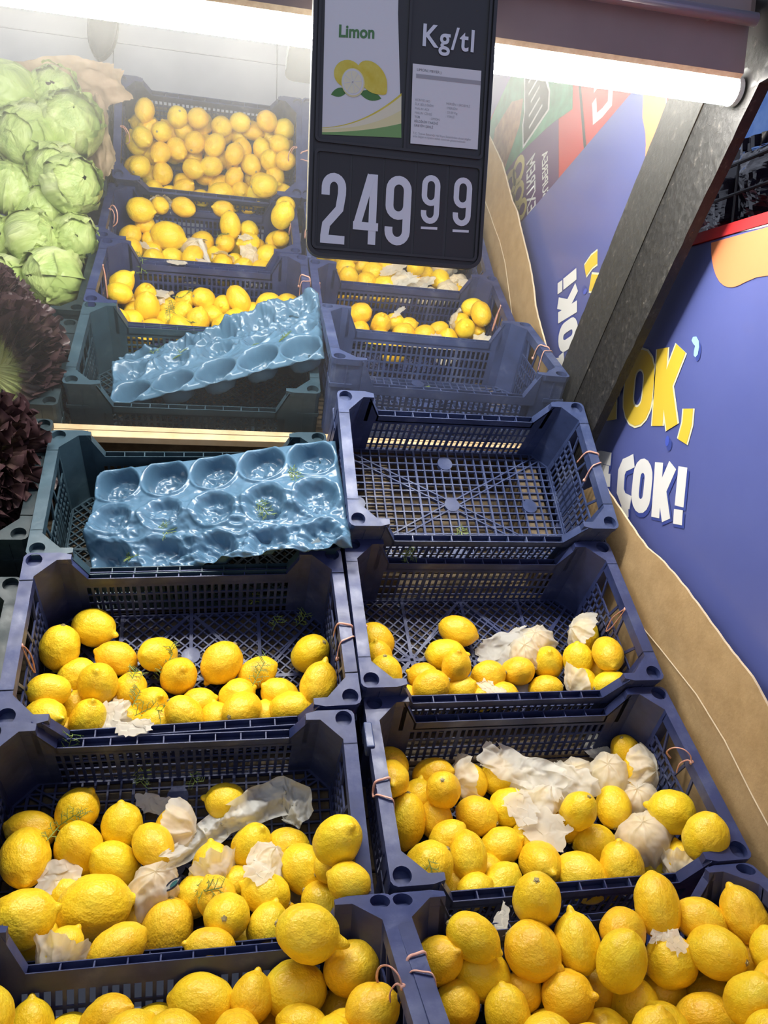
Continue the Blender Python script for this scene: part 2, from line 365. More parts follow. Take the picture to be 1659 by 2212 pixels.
for x0, x1 in ((-.728, -.72), (.490, .4975)):
    MB().prism([(.0200*math.cos(2*math.pi*k/n), .0195*math.sin(2*math.pi*k/n)) for k in range(n)], x0, x1).build('end_cap', M_WHITE_H, lp).matrix_local = Matrix(((0,0,1,0),(1,0,0,0),(0,1,0,0),(0,0,0,1)))

# ------------------------------------------------------------------ flat lettering helpers (strokes as ribbons)
def ribbon(mb, pts, wd, conv, closed=False, off=0.0):
    """a flat stroke of width wd along pts (2D), mitred; conv maps (u, v, off) to 3D"""
    P = [Vector((p[0], p[1])) for p in pts]; P = [p for i, p in enumerate(P) if not i or (p - P[i-1]).length > 1e-6]; n = len(P); L = []; Rr = []
    for i in range(n):
        a = P[i-1] if (i or closed) else None; b = P[(i+1) % n] if (i < n-1 or closed) else None
        d1 = (P[i]-a).normalized() if a is not None else None; d2 = (b-P[i]).normalized() if b is not None else None
        d = ((d1 or d2) + (d2 or d1)).normalized() if (d1 and d2) else (d1 or d2)
        nn = Vector((-d.y, d.x)); k = 1.0
        if d1 and d2: k = min(1/max(abs(nn.dot(Vector((-d1.y, d1.x)))), .35), 2.2)
        L.append(P[i] + nn*wd/2*k); Rr.append(P[i] - nn*wd/2*k)
    for i in range(n if closed else n-1):
        j = (i+1) % n
        mb.poly([conv(*L[i], off), conv(*Rr[i], off), conv(*Rr[j], off), conv(*L[j], off)])
def stad(x0, x1, y0, y1, n=10):
    """stadium / rounded loop"""
    r = (x1-x0)/2; cx = (x0+x1)/2; ry = min(r*1.05, (y1-y0)/2)
    return [(cx + r*math.cos(a), y1-ry + ry*math.sin(a)) for a in [math.pi*k/n for k in range(n+1)]] + [(cx + r*math.cos(a), y0+ry + ry*math.sin(a)) for a in [math.pi + math.pi*k/n for k in range(n+1)]]
def text_mesh(name, body, size, conv, mat, parent, bold=0.0, sx=1.0, align='LEFT', off=0.0, space=1.0):
    cu = bpy.data.curves.new(name, 'FONT'); cu.body = body; cu.size = size; cu.align_x = align; cu.offset = bold; cu.resolution_u = 4; cu.space_character = space
    to = bpy.data.objects.new(name, cu); COL.objects.link(to)
    me = bpy.data.meshes.new_from_object(to.evaluated_get(bpy.context.evaluated_depsgraph_get()))
    bpy.data.objects.remove(to)
    for v in me.vertices: v.co = conv(v.co.x*sx, v.co.y, off)
    me.name = name; me.materials.clear(); me.materials.append(mat); me.update()
    return link(name, me, parent)

# ------------------------------------------------------------------ blue snack stand at the right, printed side towards the crates
bl = tag(empty('snack_stand'), 'tall blue snack stand with yellow and white slogan beside the crates', 'display stand')
BX = .560
bev(MB().box(BX, 1.02, -.545, .30, .0, 1.694).build('body', M_BOARD, bl), .003, 2)
MB().box(BX-.002, 1.02, -.549, .30, 1.6945, 1.7110).build('red_lip', M_P_RED, bl)
MB().poly([(BX-.0006, -.36, 1.6938), (BX-.0006, -.545, 1.6935), (BX-.0006, -.545, 1.6885), (BX-.0006, -.40, 1.6915)]).build('white_stripe', M_P_WHITE, bl)
cb_ = lambda u, v, off: (BX - .0007 - off, -u, v)          # u runs towards the viewer
def word(name, strokes, wd, mats):
    """mats: list of (material, extra width, shift, layer)"""
    root = None
    for mat, ex, sh_, lay in mats:
        mb = MB()
        for q, (pts, closed) in enumerate(strokes): ribbon(mb, [(p[0]+sh_[0], p[1]+sh_[1]) for p in pts], wd+ex, cb_, closed, lay*.0005 + q*.00012)
        ob_ = mb.build(name, mat, bl)
def S(*pts): return (list(pts), False)
h0, h1 = 1.3935, 1.529
wk = .034
def yok():
    yield 'letter_y', [S((-.062, h1-.006), (.014, 1.452), (.0215, h0+.002)), S((.062, h1-.006), (.024, 1.452))]
    yield 'letter_o', [(stad(.0614+wk/2, .1632-wk/2, h0+wk/2-.004, h1-wk/2, 8), True)]
    yield 'letter_k', [S((.181, h1), (.189, h0)), S((.238, h1-.002), (.199, 1.452)), S((.203, 1.470), (.236, h0))]
    yield 'comma', [S((.2775, 1.427), (.2785, 1.402), (.2700, 1.3715))]
for nm_, st_ in yok(): word(nm_, st_, wk if nm_ != 'comma' else .027, [(M_P_CREAM, .008, (0, 0), 1), (M_P_YEL, 0, (0, 0), 2)])
g0, g1 = 1.2322, 1.331; wc = .026
def cok():
    yield 'letter_e', [S((-.012, g1), (-.006, g0+.03)), S((-.012, g1-.012), (.0346, 1.319)), S((-.008, 1.292), (.030, 1.292)), S((-.008, g0+.040), (.040, g0+.045))]
    yield 'letter_c_cedilla', [S((.122, g1-.006), (.104, g1-.013), (.089, g1-.018), (.080, 1.298), (.082, 1.262), (.096, g0+.016), (.124, g0+.013)), S((.104, g0+.006), (.110, g0-.018))]
    yield 'letter_o', [(stad(.1242+wc/2, .1909-wc/2, g0+wc/2-.001, g1-wc/2+.001, 8), True)]
    yield 'letter_k', [S((.207, g1-.001), (.2125, g0)), S((.250, g1-.001), (.221, 1.276)), S((.222, 1.290), (.2475, g0+.001))]
    yield 'exclamation_bar', [S((.2800, g1-.001), (.2811, 1.2630))]
    yield 'exclamation_dot', [S((.2803, 1.2575), (.2820, g0))]
for nm_, st_ in cok(): word(nm_, st_, wc, [(M_P_SHAD, .006, (.0035, -.005), 1), (M_P_WHITE, 0, (0, 0), 2)])
def blobby(name, pts, mat, lay=1): MB().poly([cb_(-p[0], p[1], lay*.0005) for p in pts]).build(name, mat, bl)
blobby('orange_shape', [(-.2911,1.6895),(-.2945,1.672),(-.2996,1.6590),(-.3060,1.6465),(-.3134,1.6360),(-.3240,1.6255),(-.3359,1.6185),(-.3480,1.6145),(-.3599,1.6132),(-.373,1.6145),(-.3865,1.6175),(-.4114,1.6215),(-.4352,1.6207),(-.470,1.612),(-.510,1.616),(-.530,1.636),(-.543,1.672),(-.543,1.6895)], M_P_ORANGE)
blobby('dark_drop', [(-.2325+.010*math.cos(a)*.8, 1.363+.0105*math.sin(a)) for a in [k*.524 for k in range(12)]], M_P_SHAD, 1)
blobby('blue_drop', [(-.2255+.0075*math.cos(a)*.8, 1.3695+.0095*math.sin(a)) for a in [k*.524 for k in range(12)]], plain('vinyl_mid_blue', (.06,.10,.50), .36), 2)
ds = [(-.2695,1.5440),(-.2790,1.5440),(-.2870,1.5365),(-.2895,1.5270),(-.2880,1.5150),(-.2820,1.5105),(-.2770,1.5140),(-.2765,1.5210),(-.2780,1.5290),(-.2720,1.5330),(-.2665,1.5385)]
blobby('drop_shadow', [(p[0]-.006, p[1]-.007) for p in ds], M_P_SHAD, 1)
blobby('sky_drop', ds, M_P_SKY, 2)

# second stand, seen in the mirror only: red panel with printed snack packs
ps = tag(empty('snack_poster_panel'), 'red snack display panel printed with green and purple packs, seen in the mirror', 'display stand')
PX = .600
MB().box(PX, 1.02, -1.40, -.58, 0, 1.70).build('panel', M_P_RED, ps)
cp = lambda u, v, off: (PX - .0006 - off, -u, v)
def pp(name, pts, mat, lay): return MB().poly([cp(-p[0], p[1], lay*.0006) for p in pts]).build(name, mat, ps)
pp('black_band', [(-.58,1.297),(-.58,1.309),(-.80,1.281),(-1.4,1.262),(-1.4,1.251),(-.80,1.270)], M_P_BLACK, 1)
pp('purple_pack', [(-.58,1.160),(-.7373,1.1651),(-.80,1.158),(-.84,.80),(-.80,.52),(-.58,.50)], M_P_PURP, 1)
pp('green_pack', [(-.7179,1.2428),(-.7467,1.1425),(-.7596,1.0856),(-.7894,.9103),(-.7949,.8007),(-.80,.70),(-1.02,.66),(-1.10,.95),(-1.06,1.21),(-.80,1.250)], M_P_GREEN, 2)
pp('crust_picture', [(-.9311,.945),(-.870,.915),(-.809,.80),(-.80,.70),(-.90,.67),(-.975,.72),(-.975,.86)], M_P_BROWN, 3)
pp('plum_corner', [(-1.055,.86),(-1.03,.66),(-1.4,.60),(-1.4,.92)], plain('vinyl_violet', (.10,.085,.30), .36), 3)
pp('name_plate_rim', [(-.790,.936),(-.860,.936),(-.885,.950),(-1.02,.955),(-1.02,1.105),(-.905,1.095),(-.842,1.122),(-.795,1.114)], M_P_WHITE, 3)
pp('name_plate', [(-.7972,.9448),(-.8544,.9447),(-.8865,.9586),(-1.02,.963),(-1.02,1.096),(-.9048,1.0857),(-.8443,1.1131),(-.8014,1.1066)], M_P_BLACK, 4)
for k, (a, b_) in enumerate((((-.822,.985),(-.832,1.075)), ((-.855,.985),(-.862,1.06)), ((-.886,1.0),(-.893,1.06)), ((-.916,.985),(-.922,1.07)), ((-.950,.985),(-.956,1.07)))):
    mb = MB(); ribbon(mb, [(-a[0], a[1]), (-b_[0], b_[1])], .007, cp, False, .003); mb.build('plate_stroke', M_P_WHITE, ps)
for (y, z, r) in ((-.745,.905,.030),(-.735,.840,.032),(-.678,.905,.026),(-.622,.930,.022),(-.672,.835,.030),(-.62,.87,.026),(-.72,.765,.032),(-.65,.76,.030)):
    mb = MB(); ribbon(mb, [(-y+r*math.cos(a), z+r*1.25*math.sin(a)) for a in [k*.4488 for k in range(14)]], r*.62, cp, True, .0030); mb.build('ring_snack', M_P_RING, ps)
text_mesh('pack_line', 'SUPEREA', .050, lambda x, y, o: cp(.580 + x*.62, 1.066 + y, o), M_P_WHITE, ps, bold=.001, off=.0020)
text_mesh('pack_title', 'EXTREM', .085, lambda x, y, o: cp(.585 + x*.48, .962 + y, o), M_P_WHITE, ps, bold=.001, off=.0020)
mb = MB(); ribbon(mb, [(.672,1.350),(.650,1.352),(.628,1.352),(.622,1.385),(.622,1.42),(.655,1.425)], .020, cp, False, .001); ribbon(mb, [(.70,1.35),(.70,1.43)], .02, cp, False, .001); ribbon(mb, [(.735,1.35),(.735,1.43)], .02, cp, False, .001); mb.build('panel_letters', M_P_WHITE, ps)

# foil bags on top of the blue stand, in a black wire basket
def foil_bag(loc, rz, rx, sx, sz, dp, mat, label, seed):
    root = empty('snack_bag', Matrix.Translation(loc) @ Matrix.Rotation(rz, 4, 'Z') @ Matrix.Rotation(rx, 4, 'X'))
    tag(root, label, 'snack bag', 'foil bags on the blue stand')
    def side(sg):
        def fn(u, v):
            x, z = (u-.5)*sx, v*sz
            e = max(0, (1-abs(2*u-1)**2.5))*max(0, 1-abs(2*v-1)**3.5)
            c = crum((u*sx, v*sz, sg), 9, seed)*.012 + crum((u*sx, v*sz, sg), 20, seed+3)*.003
            return (x + .006*nz((u*4, v*5, 1), 1, seed), sg*(dp*e**.6 + c*(.3+e)), z + .006*nz((u*3, v*4, 2), 1, seed))
        return fn
    mb = MB(); mb.grid(26, 30, side(-1)); mb.build('front_foil', mat, root, False)
    mb = MB(); mb.grid(26, 30, side(1)); mb.build('back_foil', mat, root, False)
    mb = MB(); mb.grid(26, 2, lambda u, v: ((u-.5)*sx, .003*math.sin(u*60), sz + v*.018)); mb.build('seal_strip', mat, root)
    return root
BZ = 1.7115
foil_bag((.66, -.34, BZ), R_(100), R_(-8), .20, .135, .035, M_BAG_K, 'black foil snack bag nearest the viewer on the blue stand', 1)
foil_bag((.65, -.17, BZ), R_(84), R_(-5), .20, .125, .035, M_BAG_K, 'black foil snack bag behind the slanted board on the blue stand', 2)
foil_bag((.76, -.25, BZ), R_(95), R_(-6), .22, .165, .04, M_BAG_P, 'plum foil snack bag in the second row on the blue stand', 3)
foil_bag((.77, -.03, BZ), R_(88), R_(-6), .20, .14, .04, M_BAG_K, 'black foil snack bag furthest back in the second row', 4)
foil_bag((.87, -.16, BZ), R_(92), R_(-4), .22, .19, .04, M_BAG_C, 'amber foil snack bag in the rear row on the blue stand', 5)
wb = tag(empty('wire_basket', Matrix.Translation((0, 0, BZ))), 'black wire basket railing around the foil bags on the blue stand', 'basket')
for z in (.004, .052, .098): MB().tube([(.585, -.53, z), (.585, .27, z)], .0028, 6).build('wire', M_BLACKM, wb)
for k in range(8): MB().tube([(.585, -.53+k*.114, .0), (.585, -.53+k*.114, .10)], .0022, 6).build('wire', M_BLACKM, wb)

# cardboard sheet between the crates and the blue stand
ce = [(.02,-.075),(-.03,-.058),(-.060,-.050),(-.089,-.049),(-.120,-.064),(-.158,-.083),(-.205,-.108),(-.255,-.133),(-.295,-.142),(-.33,-.155),(-.372,-.174),(-.413,-.194),(-.455,-.216),(-.5,-.238),(-.544,-.256),(-.586,-.286),(-.65,-.315),(-.723,-.348),(-.785,-.392),(-.846,-.436),(-.90,-.475),(-.95,-.50),(-.955,-.64)]
cbd = tag(empty('cardboard_sheet', Matrix.Translation((0, 0, ZF))), 'brown cardboard sheet with a wavy torn edge along the crates', 'cardboard')
def cbx(y, t): return .5235 - .006*(1-t) + .0035*math.sin(y*9) + .0015*nz((y*12, t*6, 1))
def lowz(y): return -.30 + (y+.1)*.62 if y > -.62 else -.62
def cfn(dx):
    def fn(u, v):
        k = u*(len(ce)-1); i = min(int(k), len(ce)-2); f_ = k-i
        y = ce[i][0]*(1-f_) + ce[i+1][0]*f_; z1 = ce[i][1]*(1-f_) + ce[i+1][1]*f_ + .0015*nz((y*60, 0, 4)) ; z0 = max(lowz(y), -.64)
        if v > .995 and dx == 0: pass
        return (cbx(y, v) + dx, y, z0 + (z1-z0)*v)
    return fn
MB().grid(132, 14, cfn(0)).build('inner_liner', M_CARDB, cbd, True)
MB().grid(132, 14, cfn(.004)).build('outer_liner', M_CARDB, cbd, True)
a_, b_ = cfn(0), cfn(.004)
MB().grid(132, 1, lambda u, v: Vector(a_(u, 1)).lerp(Vector(b_(u, 1)), v) + Vector((0, 0, .0006*nz((u*300, v, 0))))).build('torn_edge', M_TORN, cbd)

CREASE = [(-.250,-.262),(-.332,-.289),(-.436,-.327),(-.512,-.367),(-.582,-.415),(-.623,-.439),(-.70,-.49)]
mb = MB(); a_ = [Vector((cbx(y, .5) - .0016, y, z)) for y, z in CREASE]; mb.tube(a_, .0011, 5); mb.build('crease', M_TORN, cbd)
# ------------------------------------------------------------------ price sign
sg_ = tag(empty('price_sign', Matrix.Translation((0, -.4635, ZF))), 'black price sign reading Limon Kg/tl 249 99 hanging before the strip light', 'price sign')
def rrect(x0, x1, z0, z1, r, n=6):
    pts = []
    for cx, cz, a0 in ((x1-r, z1-r, 0), (x0+r, z1-r, 90), (x0+r, z0+r, 180), (x1-r, z0+r, 270)):
        pts += [(cx + r*math.cos(R_(a0+90*k/n)), cz + r*math.sin(R_(a0+90*k/n))) for k in range(n+1)]
    return pts
UP = Matrix(((1,0,0,0),(0,0,1,0),(0,1,0,0),(0,0,0,1)))     # plan outline (x,z), extruded along y
def slab(name, pts, y0, y1, mat, parent, bw=0):
    mb = MB().prism(pts, y0, y1); mb.v = [(v[0], v[2], v[1]) for v in mb.v]; mb.f = [tuple(reversed(f_)) for f_ in mb.f]
    o_ = mb.build(name, mat, parent)
    if bw: bev(o_, bw, 2)
    return o_
SX0, SX1, SZ0, SZ1 = -.1035, .1165, .2705, .640
slab('back_plate', rrect(SX0, SX1, SZ0, SZ1, .016), -.010, 0, M_SIGN, sg_, .002)
def frame(name, x0, x1, z0, z1, wd, y0, y1, mat, r=.006):
    mb = MB(); oo, ii = rrect(x0, x1, z0, z1, r), rrect(x0+wd, x1-wd, z0+wd, z1-wd, max(r-wd*.5, .001)); n_ = len(oo)
    for k in range(n_):
        j = (k+1) % n_
        mb.poly([(oo[k][0], y0, oo[k][1]), (oo[j][0], y0, oo[j][1]), (ii[j][0], y0, ii[j][1]), (ii[k][0], y0, ii[k][1])])
        mb.poly([(ii[k][0], y0, ii[k][1]), (ii[j][0], y0, ii[j][1]), (ii[j][0], y1, ii[j][1]), (ii[k][0], y1, ii[k][1])])
        mb.poly([(oo[j][0], y0, oo[j][1]), (oo[k][0], y0, oo[k][1]), (oo[k][0], y1, oo[k][1]), (oo[j][0], y1, oo[j][1])])
    return mb.build(name, mat, sg_)
frame('rim', SX0, SX1, SZ0, SZ1, .004, -.0145, -.0095, M_SIGN, .016)
frame('upper_frame', SX0+.006, SX1-.006, .401, SZ1-.004, .003, -.0130, -.0100, M_SIGN)
frame('lower_frame', SX0+.006, SX1-.006, .2795, .3935, .003, -.0130, -.0100, M_SIGN)
MB().box(.0095, .0125, -.0128, -.0100, .404, SZ1-.007).build('divider', M_SIGN, sg_)
MB().box(SX1-.0004, SX1+.0006, -.0135, -.001, .375, .53).build('edge_strip', M_SILVER, sg_)
MB().box(SX0-.0006, SX0+.0004, -.0135, -.001, .30, .60).build('edge_strip', M_SILVER, sg_)
cs = lambda x, z, off: (x, -.0106 - off, z)
pc = MB().poly([cs(*p, 0) for p in ((-.0891,.4095),(.0070,.4160),(-.0040,.5520),(-.0060,.636),(-.0910,.636))]).build('product_card', M_CARD, sg_)
def prnt(name, pts, mat, lay, parent=None): return MB().poly([cs(p[0], p[1], .0002*lay) for p in pts]).build(name, mat, parent or pc)
def curve_pts(p0, p1, p2, n=14): return [((1-t)**2*p0[0]+2*t*(1-t)*p1[0]+t*t*p2[0], (1-t)**2*p0[1]+2*t*(1-t)*p1[1]+t*t*p2[1]) for t in [k/n for k in range(n+1)]]
A0, A1, A2, A3, A4 = (curve_pts((-.0891,.4172), (-.040,.424), (.0045,.4660)), curve_pts((-.0891,.4166), (-.040,.4225), (.0047,.4630)), curve_pts((-.0891,.4160), (-.035,.420), (.0053,.4470)), curve_pts((-.0891,.4120), (-.040,.4170), (.0060,.4320)), [(-.0891,.4095),(.0070,.4160)])
for nm_, lo, hi, mt in (('swoosh_line', A1, A0, M_YEL1), ('swoosh_pale', A2, A1, M_YELL3), ('swoosh_yellow', A3, A2, M_YEL2), ('swoosh_green', A4, A3, M_GREEN_B)): prnt(nm_, lo + hi[::-1], mt, 1)
def ell(cx, cz, a, b, rot_=0, n=28, tip=0):
    o_ = []
    for k in range(n):
        t = 2*math.pi*k/n; r = 1 + tip*max(0, math.cos(t))**14
        x, z = a*r*math.cos(t), b*math.sin(t); o_.append((cx + x*math.cos(rot_) - z*math.sin(rot_), cz + x*math.sin(rot_) + z*math.cos(rot_)))
    return o_
def leaf(p0, p1, bulge): 
    mx_, mz_ = (p0[0]+p1[0])/2, (p0[1]+p1[1])/2; dx, dz = p1[0]-p0[0], p1[1]-p0[1]
    return curve_pts(p0, (mx_-dz*bulge, mz_+dx*bulge), p1, 8) + curve_pts(p1, (mx_+dz*bulge, mz_-dx*bulge), p0, 8)[1:-1]
prnt('leaf_print', leaf((-.0800,.4545), (-.0600,.4620), .45), M_GREEN_P, 1); prnt('leaf_print', leaf((-.0470,.4610), (-.0195,.4570), .40), M_GREEN_P, 1)
prnt('lemon_print', ell(-.0610,.4795,.0165,.0150,.3), M_YEL1, 2)
prnt('lemon_print', ell(-.0318,.4790,.0205,.0150,-.75,28,.18), M_YEL1, 3)
prnt('slice_rind', ell(-.0545,.4705,.0140,.0158,0), M_YEL2, 4); prnt('slice_pith', ell(-.0548,.4708,.0128,.0145,0), M_CARD, 5); prnt('slice_flesh', ell(-.0550,.4708,.0110,.0125,0), M_YELL3, 6)
for k in range(8):
    a = k*math.pi/4+.2; mb = MB(); ribbon(mb, [(-.0550, .4708), (-.0550+.0108*math.cos(a), .4708+.0122*math.sin(a))], .0005, cs, False, .0014); mb.build('slice_line', M_CARD, pc)
text_mesh('card_title', 'Limon', .0185, lambda x, y, o_: cs(-.0738+x, .5180+y+x*.09, o_), M_GREEN_T, pc, bold=.0006, sx=.92, off=.0003)
text_mesh('unit_text', 'Kg/tl', .0345, lambda x, y, o_: cs(.0255+x, .5215+y+x*.012, o_), M_DIGIT, sg_, bold=.0006, sx=.90, off=.0006, space=1.12)
ip = MB().poly([cs(*p, .0015) for p in ((.0181,.4104),(.1033,.4122),(.1019,.5022),(.0164,.4998))]).build('info_sheet', M_CARD, sg_)
def ptext(body, x, z, size, mat=M_INK2, sx=1.0, bold=0): text_mesh('sheet_text', body, size, lambda a, b, o_: cs(x+a, z+b, o_), mat, ip, sx=sx, off=.0018, bold=bold)
ptext('LIMON( MEYER )', .0215, .4925, .0042, M_INK)
prnt('sheet_band', [(.0212,.4845),(.1018,.4860),(.1020,.4905),(.0210,.4890)], M_INK2, 9, ip)
for k, (a, b) in enumerate((('KÜNYE NO', 'MERSİN / ERDEMLİ'), ('İLK BİLDİRİM', ': MERSİN'), ('MALIN ADI', ': 25.00 Kg'), ('MALIN CİNSİ', ': YERLİ'), ('TÜR', ': LIMON'), ('BİLDİRİM TARİHİ', ''), ('ÜRETİM ŞEKLİ', ''))):
    ptext(a, .0215, .4590-k*.0048, .0036, M_INK if k > 3 else M_INK2)
    if b: ptext(b, .0600 if k < 4 else .040, .4590-k*.0048, .0036)
ptext('T.C. Ticaret Bakanlığı Hal Kayıt Sisteminden alınan bilgiler', .0205, .4215, .0034, M_INK2, .92)
ptext('ürün bilgisi ve fiyatını etiket üzerinde göstermektedir', .0205, .4180, .0034, M_INK2, .92)
def glyph(ch, x0, x1, z0, z1, t):
    """2, 4 and 9 as condensed bold strokes"""
    a, b, c, d = x0+t/2, x1-t/2, z0+t/2, z1-t/2; r = (b-a)/2; cx = (a+b)/2
    if ch == '2':
        arc = [(cx - r*math.cos(q), d-r*1.15 + r*1.15*math.sin(q)) for q in [math.pi*k/10 for k in range(11)]]
        return [([(a, d-r*1.15-(d-c)*.13)] + arc + [(b, d-r*1.15-(d-c)*.10), (b-r*.25, c+(d-c)*.50), (a+r*.18, c+(d-c)*.24), (a, c+t*.35)], False), ([(x0, c), (x1, c)], False)]
    if ch == '4':
        return [([(b-t*.28, z0), (b-t*.28, z1)], False), ([(b-t*.62, z1-t*.1), (a+t*.02, c+(d-c)*.24)], False), ([(x0, z0+(z1-z0)*.255), (x1, z0+(z1-z0)*.255)], False)]
    lo = z0+(z1-z0)*.37
    return [(stad(a, b, lo+t/2, d, 10), True), ([(b, d-r*1.1), (b, c+r*1.1)] + [(cx + r*math.cos(q), c+r*1.1 - r*1.1*math.sin(q)) for q in [math.pi*k/10 for k in range(11)]] + [(a, c+r*1.1+(d-c)*.06)], False)]
tiles = (('2', -.0875, -.0580, .2868, .3678, .0098), ('4', -.0482, -.0172, .2895, .3708, .0094), ('9', -.0090, .0228, .2912, .3722, .0098), ('9', .0356, .0587, .3200, .3770, .0068), ('9', .0763, .0996, .3208, .3782, .0068))
for k, (ch, x0, x1, z0, z1, t) in enumerate(tiles):
    m_ = (x0+x1)/2; tl = MB().box(m_-.0185, m_+.0185, -.0108, -.0100, .2825, .3905).build('digit_tile', M_SIGN2, sg_)
    mb = MB()
    for q, (pts, cl) in enumerate(glyph(ch, x0, x1, z0, z1, t)): ribbon(mb, pts, t, cs, cl, .0008 + .0002*q)
    if k > 2: mb.poly([cs(*p, .0008) for p in ((m_-.0105, .3130), (m_+.0105, .3138), (m_+.0105, .3168), (m_-.0105, .3160))])
    mb.build('digit', M_DIGIT, tl)
for x in (-.06, .07): MB().tube([(x, -.004, SZ1-.02), (x, .009, SZ1-.015), (x, .0095, SZ1+.002), (x, .002, SZ1+.004)], .0015, 6).build('hook', M_BLACKM, sg_)

# ------------------------------------------------------------------ plastic crates
HX, HY, FLZ = .250, .154, -.160
def corner_mesh(mat):
    outl = [(.176,.1425),(.236,.1425),(.2415,.1400),(.2445,.1350),(.2445,.090),(.2255,.090),(.2255,.098),(.196,.1285),(.176,.1285)]
    cx, cy, r = .2290, .1290, .0118; mb = MB(); n = 36
    def bnd(a):
        d = Vector((math.cos(a), math.sin(a))); best = 9
        for k in range(len(outl)):
            p, q = Vector(outl[k]), Vector(outl[(k+1) % len(outl)]); e = q-p; den = d.x*e.y - d.y*e.x
            if abs(den) < 1e-9: continue
            t = ((p.x-cx)*e.y - (p.y-cy)*e.x)/den; s_ = ((p.x-cx)*d.y - (p.y-cy)*d.x)/den
            if t > 0 and -1e-6 <= s_ <= 1+1e-6: best = min(best, t)
        return (cx + d.x*best, cy + d.y*best)
    angs = sorted([2*math.pi*k/n for k in range(n)] + [math.atan2(p[1]-cy, p[0]-cx) % (2*math.pi) for p in outl[1:8]])
    n = len(angs); O = [bnd(a) for a in angs]; I = [(cx + r*math.cos(a), cy + r*math.sin(a)) for a in angs]
    for k in range(n):
        j = (k+1) % n
        mb.poly([(*I[k], 0), (*O[k], 0), (*O[j], 0), (*I[j], 0)])
        mb.poly([(*O[k], 0), (*O[k], -.012), (*O[j], -.012), (*O[j], 0)])
        mb.poly([(*I[j], 0), (*I[j], -.034), (*I[k], -.034), (*I[k], 0)])
    mb.poly([(*p, -.034) for p in I])
    inn = [(.176,.1410),(.2350,.1410),(.2400,.1388),(.2430,.1340),(.2430,.090),(.2255,.090),(.2255,.098),(.196,.1285),(.176,.1285)]
    mb.prism(inn, -.170, -.012)
    mb.box(.200, .2435, .1405, .1424, -.060, -.052); mb.box(.2425, .2444, .095, .1405, -.060, -.052)
    mb.box(.212, .215, .1405, .1422, -.17, -.012); mb.box(.2425, .2442, .110, .113, -.17, -.012)
    return mb
def long_mesh():
    mb = MB(); lr = -.052
    mb.box(-.160, .160, .1285, .1299, lr-.018, lr); mb.box(-.160, .160, .1411, .1425, lr-.018, lr); mb.box(-.160, .160, .1285, .1425, lr-.0185, lr-.015)
    for k in range(10): mb.box(-.160+k*.03535, -.160+k*.03535+.0018, .1298, .1412, lr-.016, lr-.001)
    for sg in (-1, 1):
        a, b = (sg*.1565, lr-.002), (sg*.183, -.002)
        for (y0, y1) in ((.1285, .1301), (.1411, .1425)):
            pts = [(a[0], lr-.018), (a[0], lr), (sg*.1590, lr), (b[0], 0), (b[0], lr-.018)]
            if sg < 0: pts = pts[::-1]
            i = len(mb.v); k = len(pts)
            mb.v += [(p[0], y0, p[1]) for p in pts] + [(p[0], y1, p[1]) for p in pts]
            mb.f += [tuple(range(i, i+k)), tuple(reversed(range(i+k, i+2*k)))] + [(i+q, i+k+q, i+k+(q+1) % k, i+(q+1) % k) for q in range(k)]
        mb.bar((sg*.1585, .1355, lr-.0015), (sg*.183, .1355, -.0030), .0140, .003, (0, 0, 1))
    mb.box(-.178, .178, .1290, .1315, -.0765, lr-.016)
    for z in (-.0985, -.1215, -.1445): mb.box(-.178, .178, .1290, .1310, z-.0020, z+.0020)
    mb.box(-.178, .178, .1288, .1330, -.170, -.1600)
    for k in range(29):
        x = -.1655 + k*.331/28; wd = .0042 if k % 7 else .0065
        mb.box(x-wd/2, x+wd/2, .1291, .1314, -.161, -.0765)
    for sg in (-1, 1): mb.box(min(sg*.1655, sg*.180), max(sg*.1655, sg*.180), .1289, .1316, -.17, -.06)
    return mb
def short_mesh():
    mb = MB()
    mb.box(.2255, .2445, -.092, .092, -.0050, 0); mb.box(.2255, .2278, -.092, .092, -.0190, -.0045); mb.box(.2425, .2445, -.092, .092, -.0230, -.0045)
    x0, x1 = .2257, .2283
    mb.box(x0, x1, -.092, .092, -.0600, -.0550)
    for a, b in (((-.072, -.017), (-.058, -.058)), ((.072, -.017), (.058, -.058)), ((-.012, -.017), (-.020, -.058)), ((.012, -.017), (.020, -.058))):
        mb.bar((.2270, a[0], a[1]), (.2270, b[0], b[1]), .0045, .003, (1, 0, 0))
    for z in (-.0800, -.1030, -.1270): mb.box(x0, x1, -.092, .092, z-.0020, z+.0020)
    mb.box(x0-.001, x1, -.092, .092, -.170, -.155)
    for k in range(15):
        y = -.088 + k*.176/14; wd = .0042 if k % 7 else .007
        mb.box(x0, x1, y-wd/2, y+wd/2, -.156, -.057)
    mb.box(x0, x1-.0006, -.030, .030, -.150, -.079)
    return mb
def clipline(p, d, X, Y):
    t0, t1 = -9, 9
    for c, dd, l in ((p[0], d[0], X), (p[1], d[1], Y)):
        if abs(dd) < 1e-9:
            if abs(c) > l: return None
            continue
        a, b = (-l-c)/dd, (l-c)/dd
        if a > b: a, b = b, a
        t0, t1 = max(t0, a), min(t1, b)
    return (t0, t1) if t1 - t0 > .004 else None
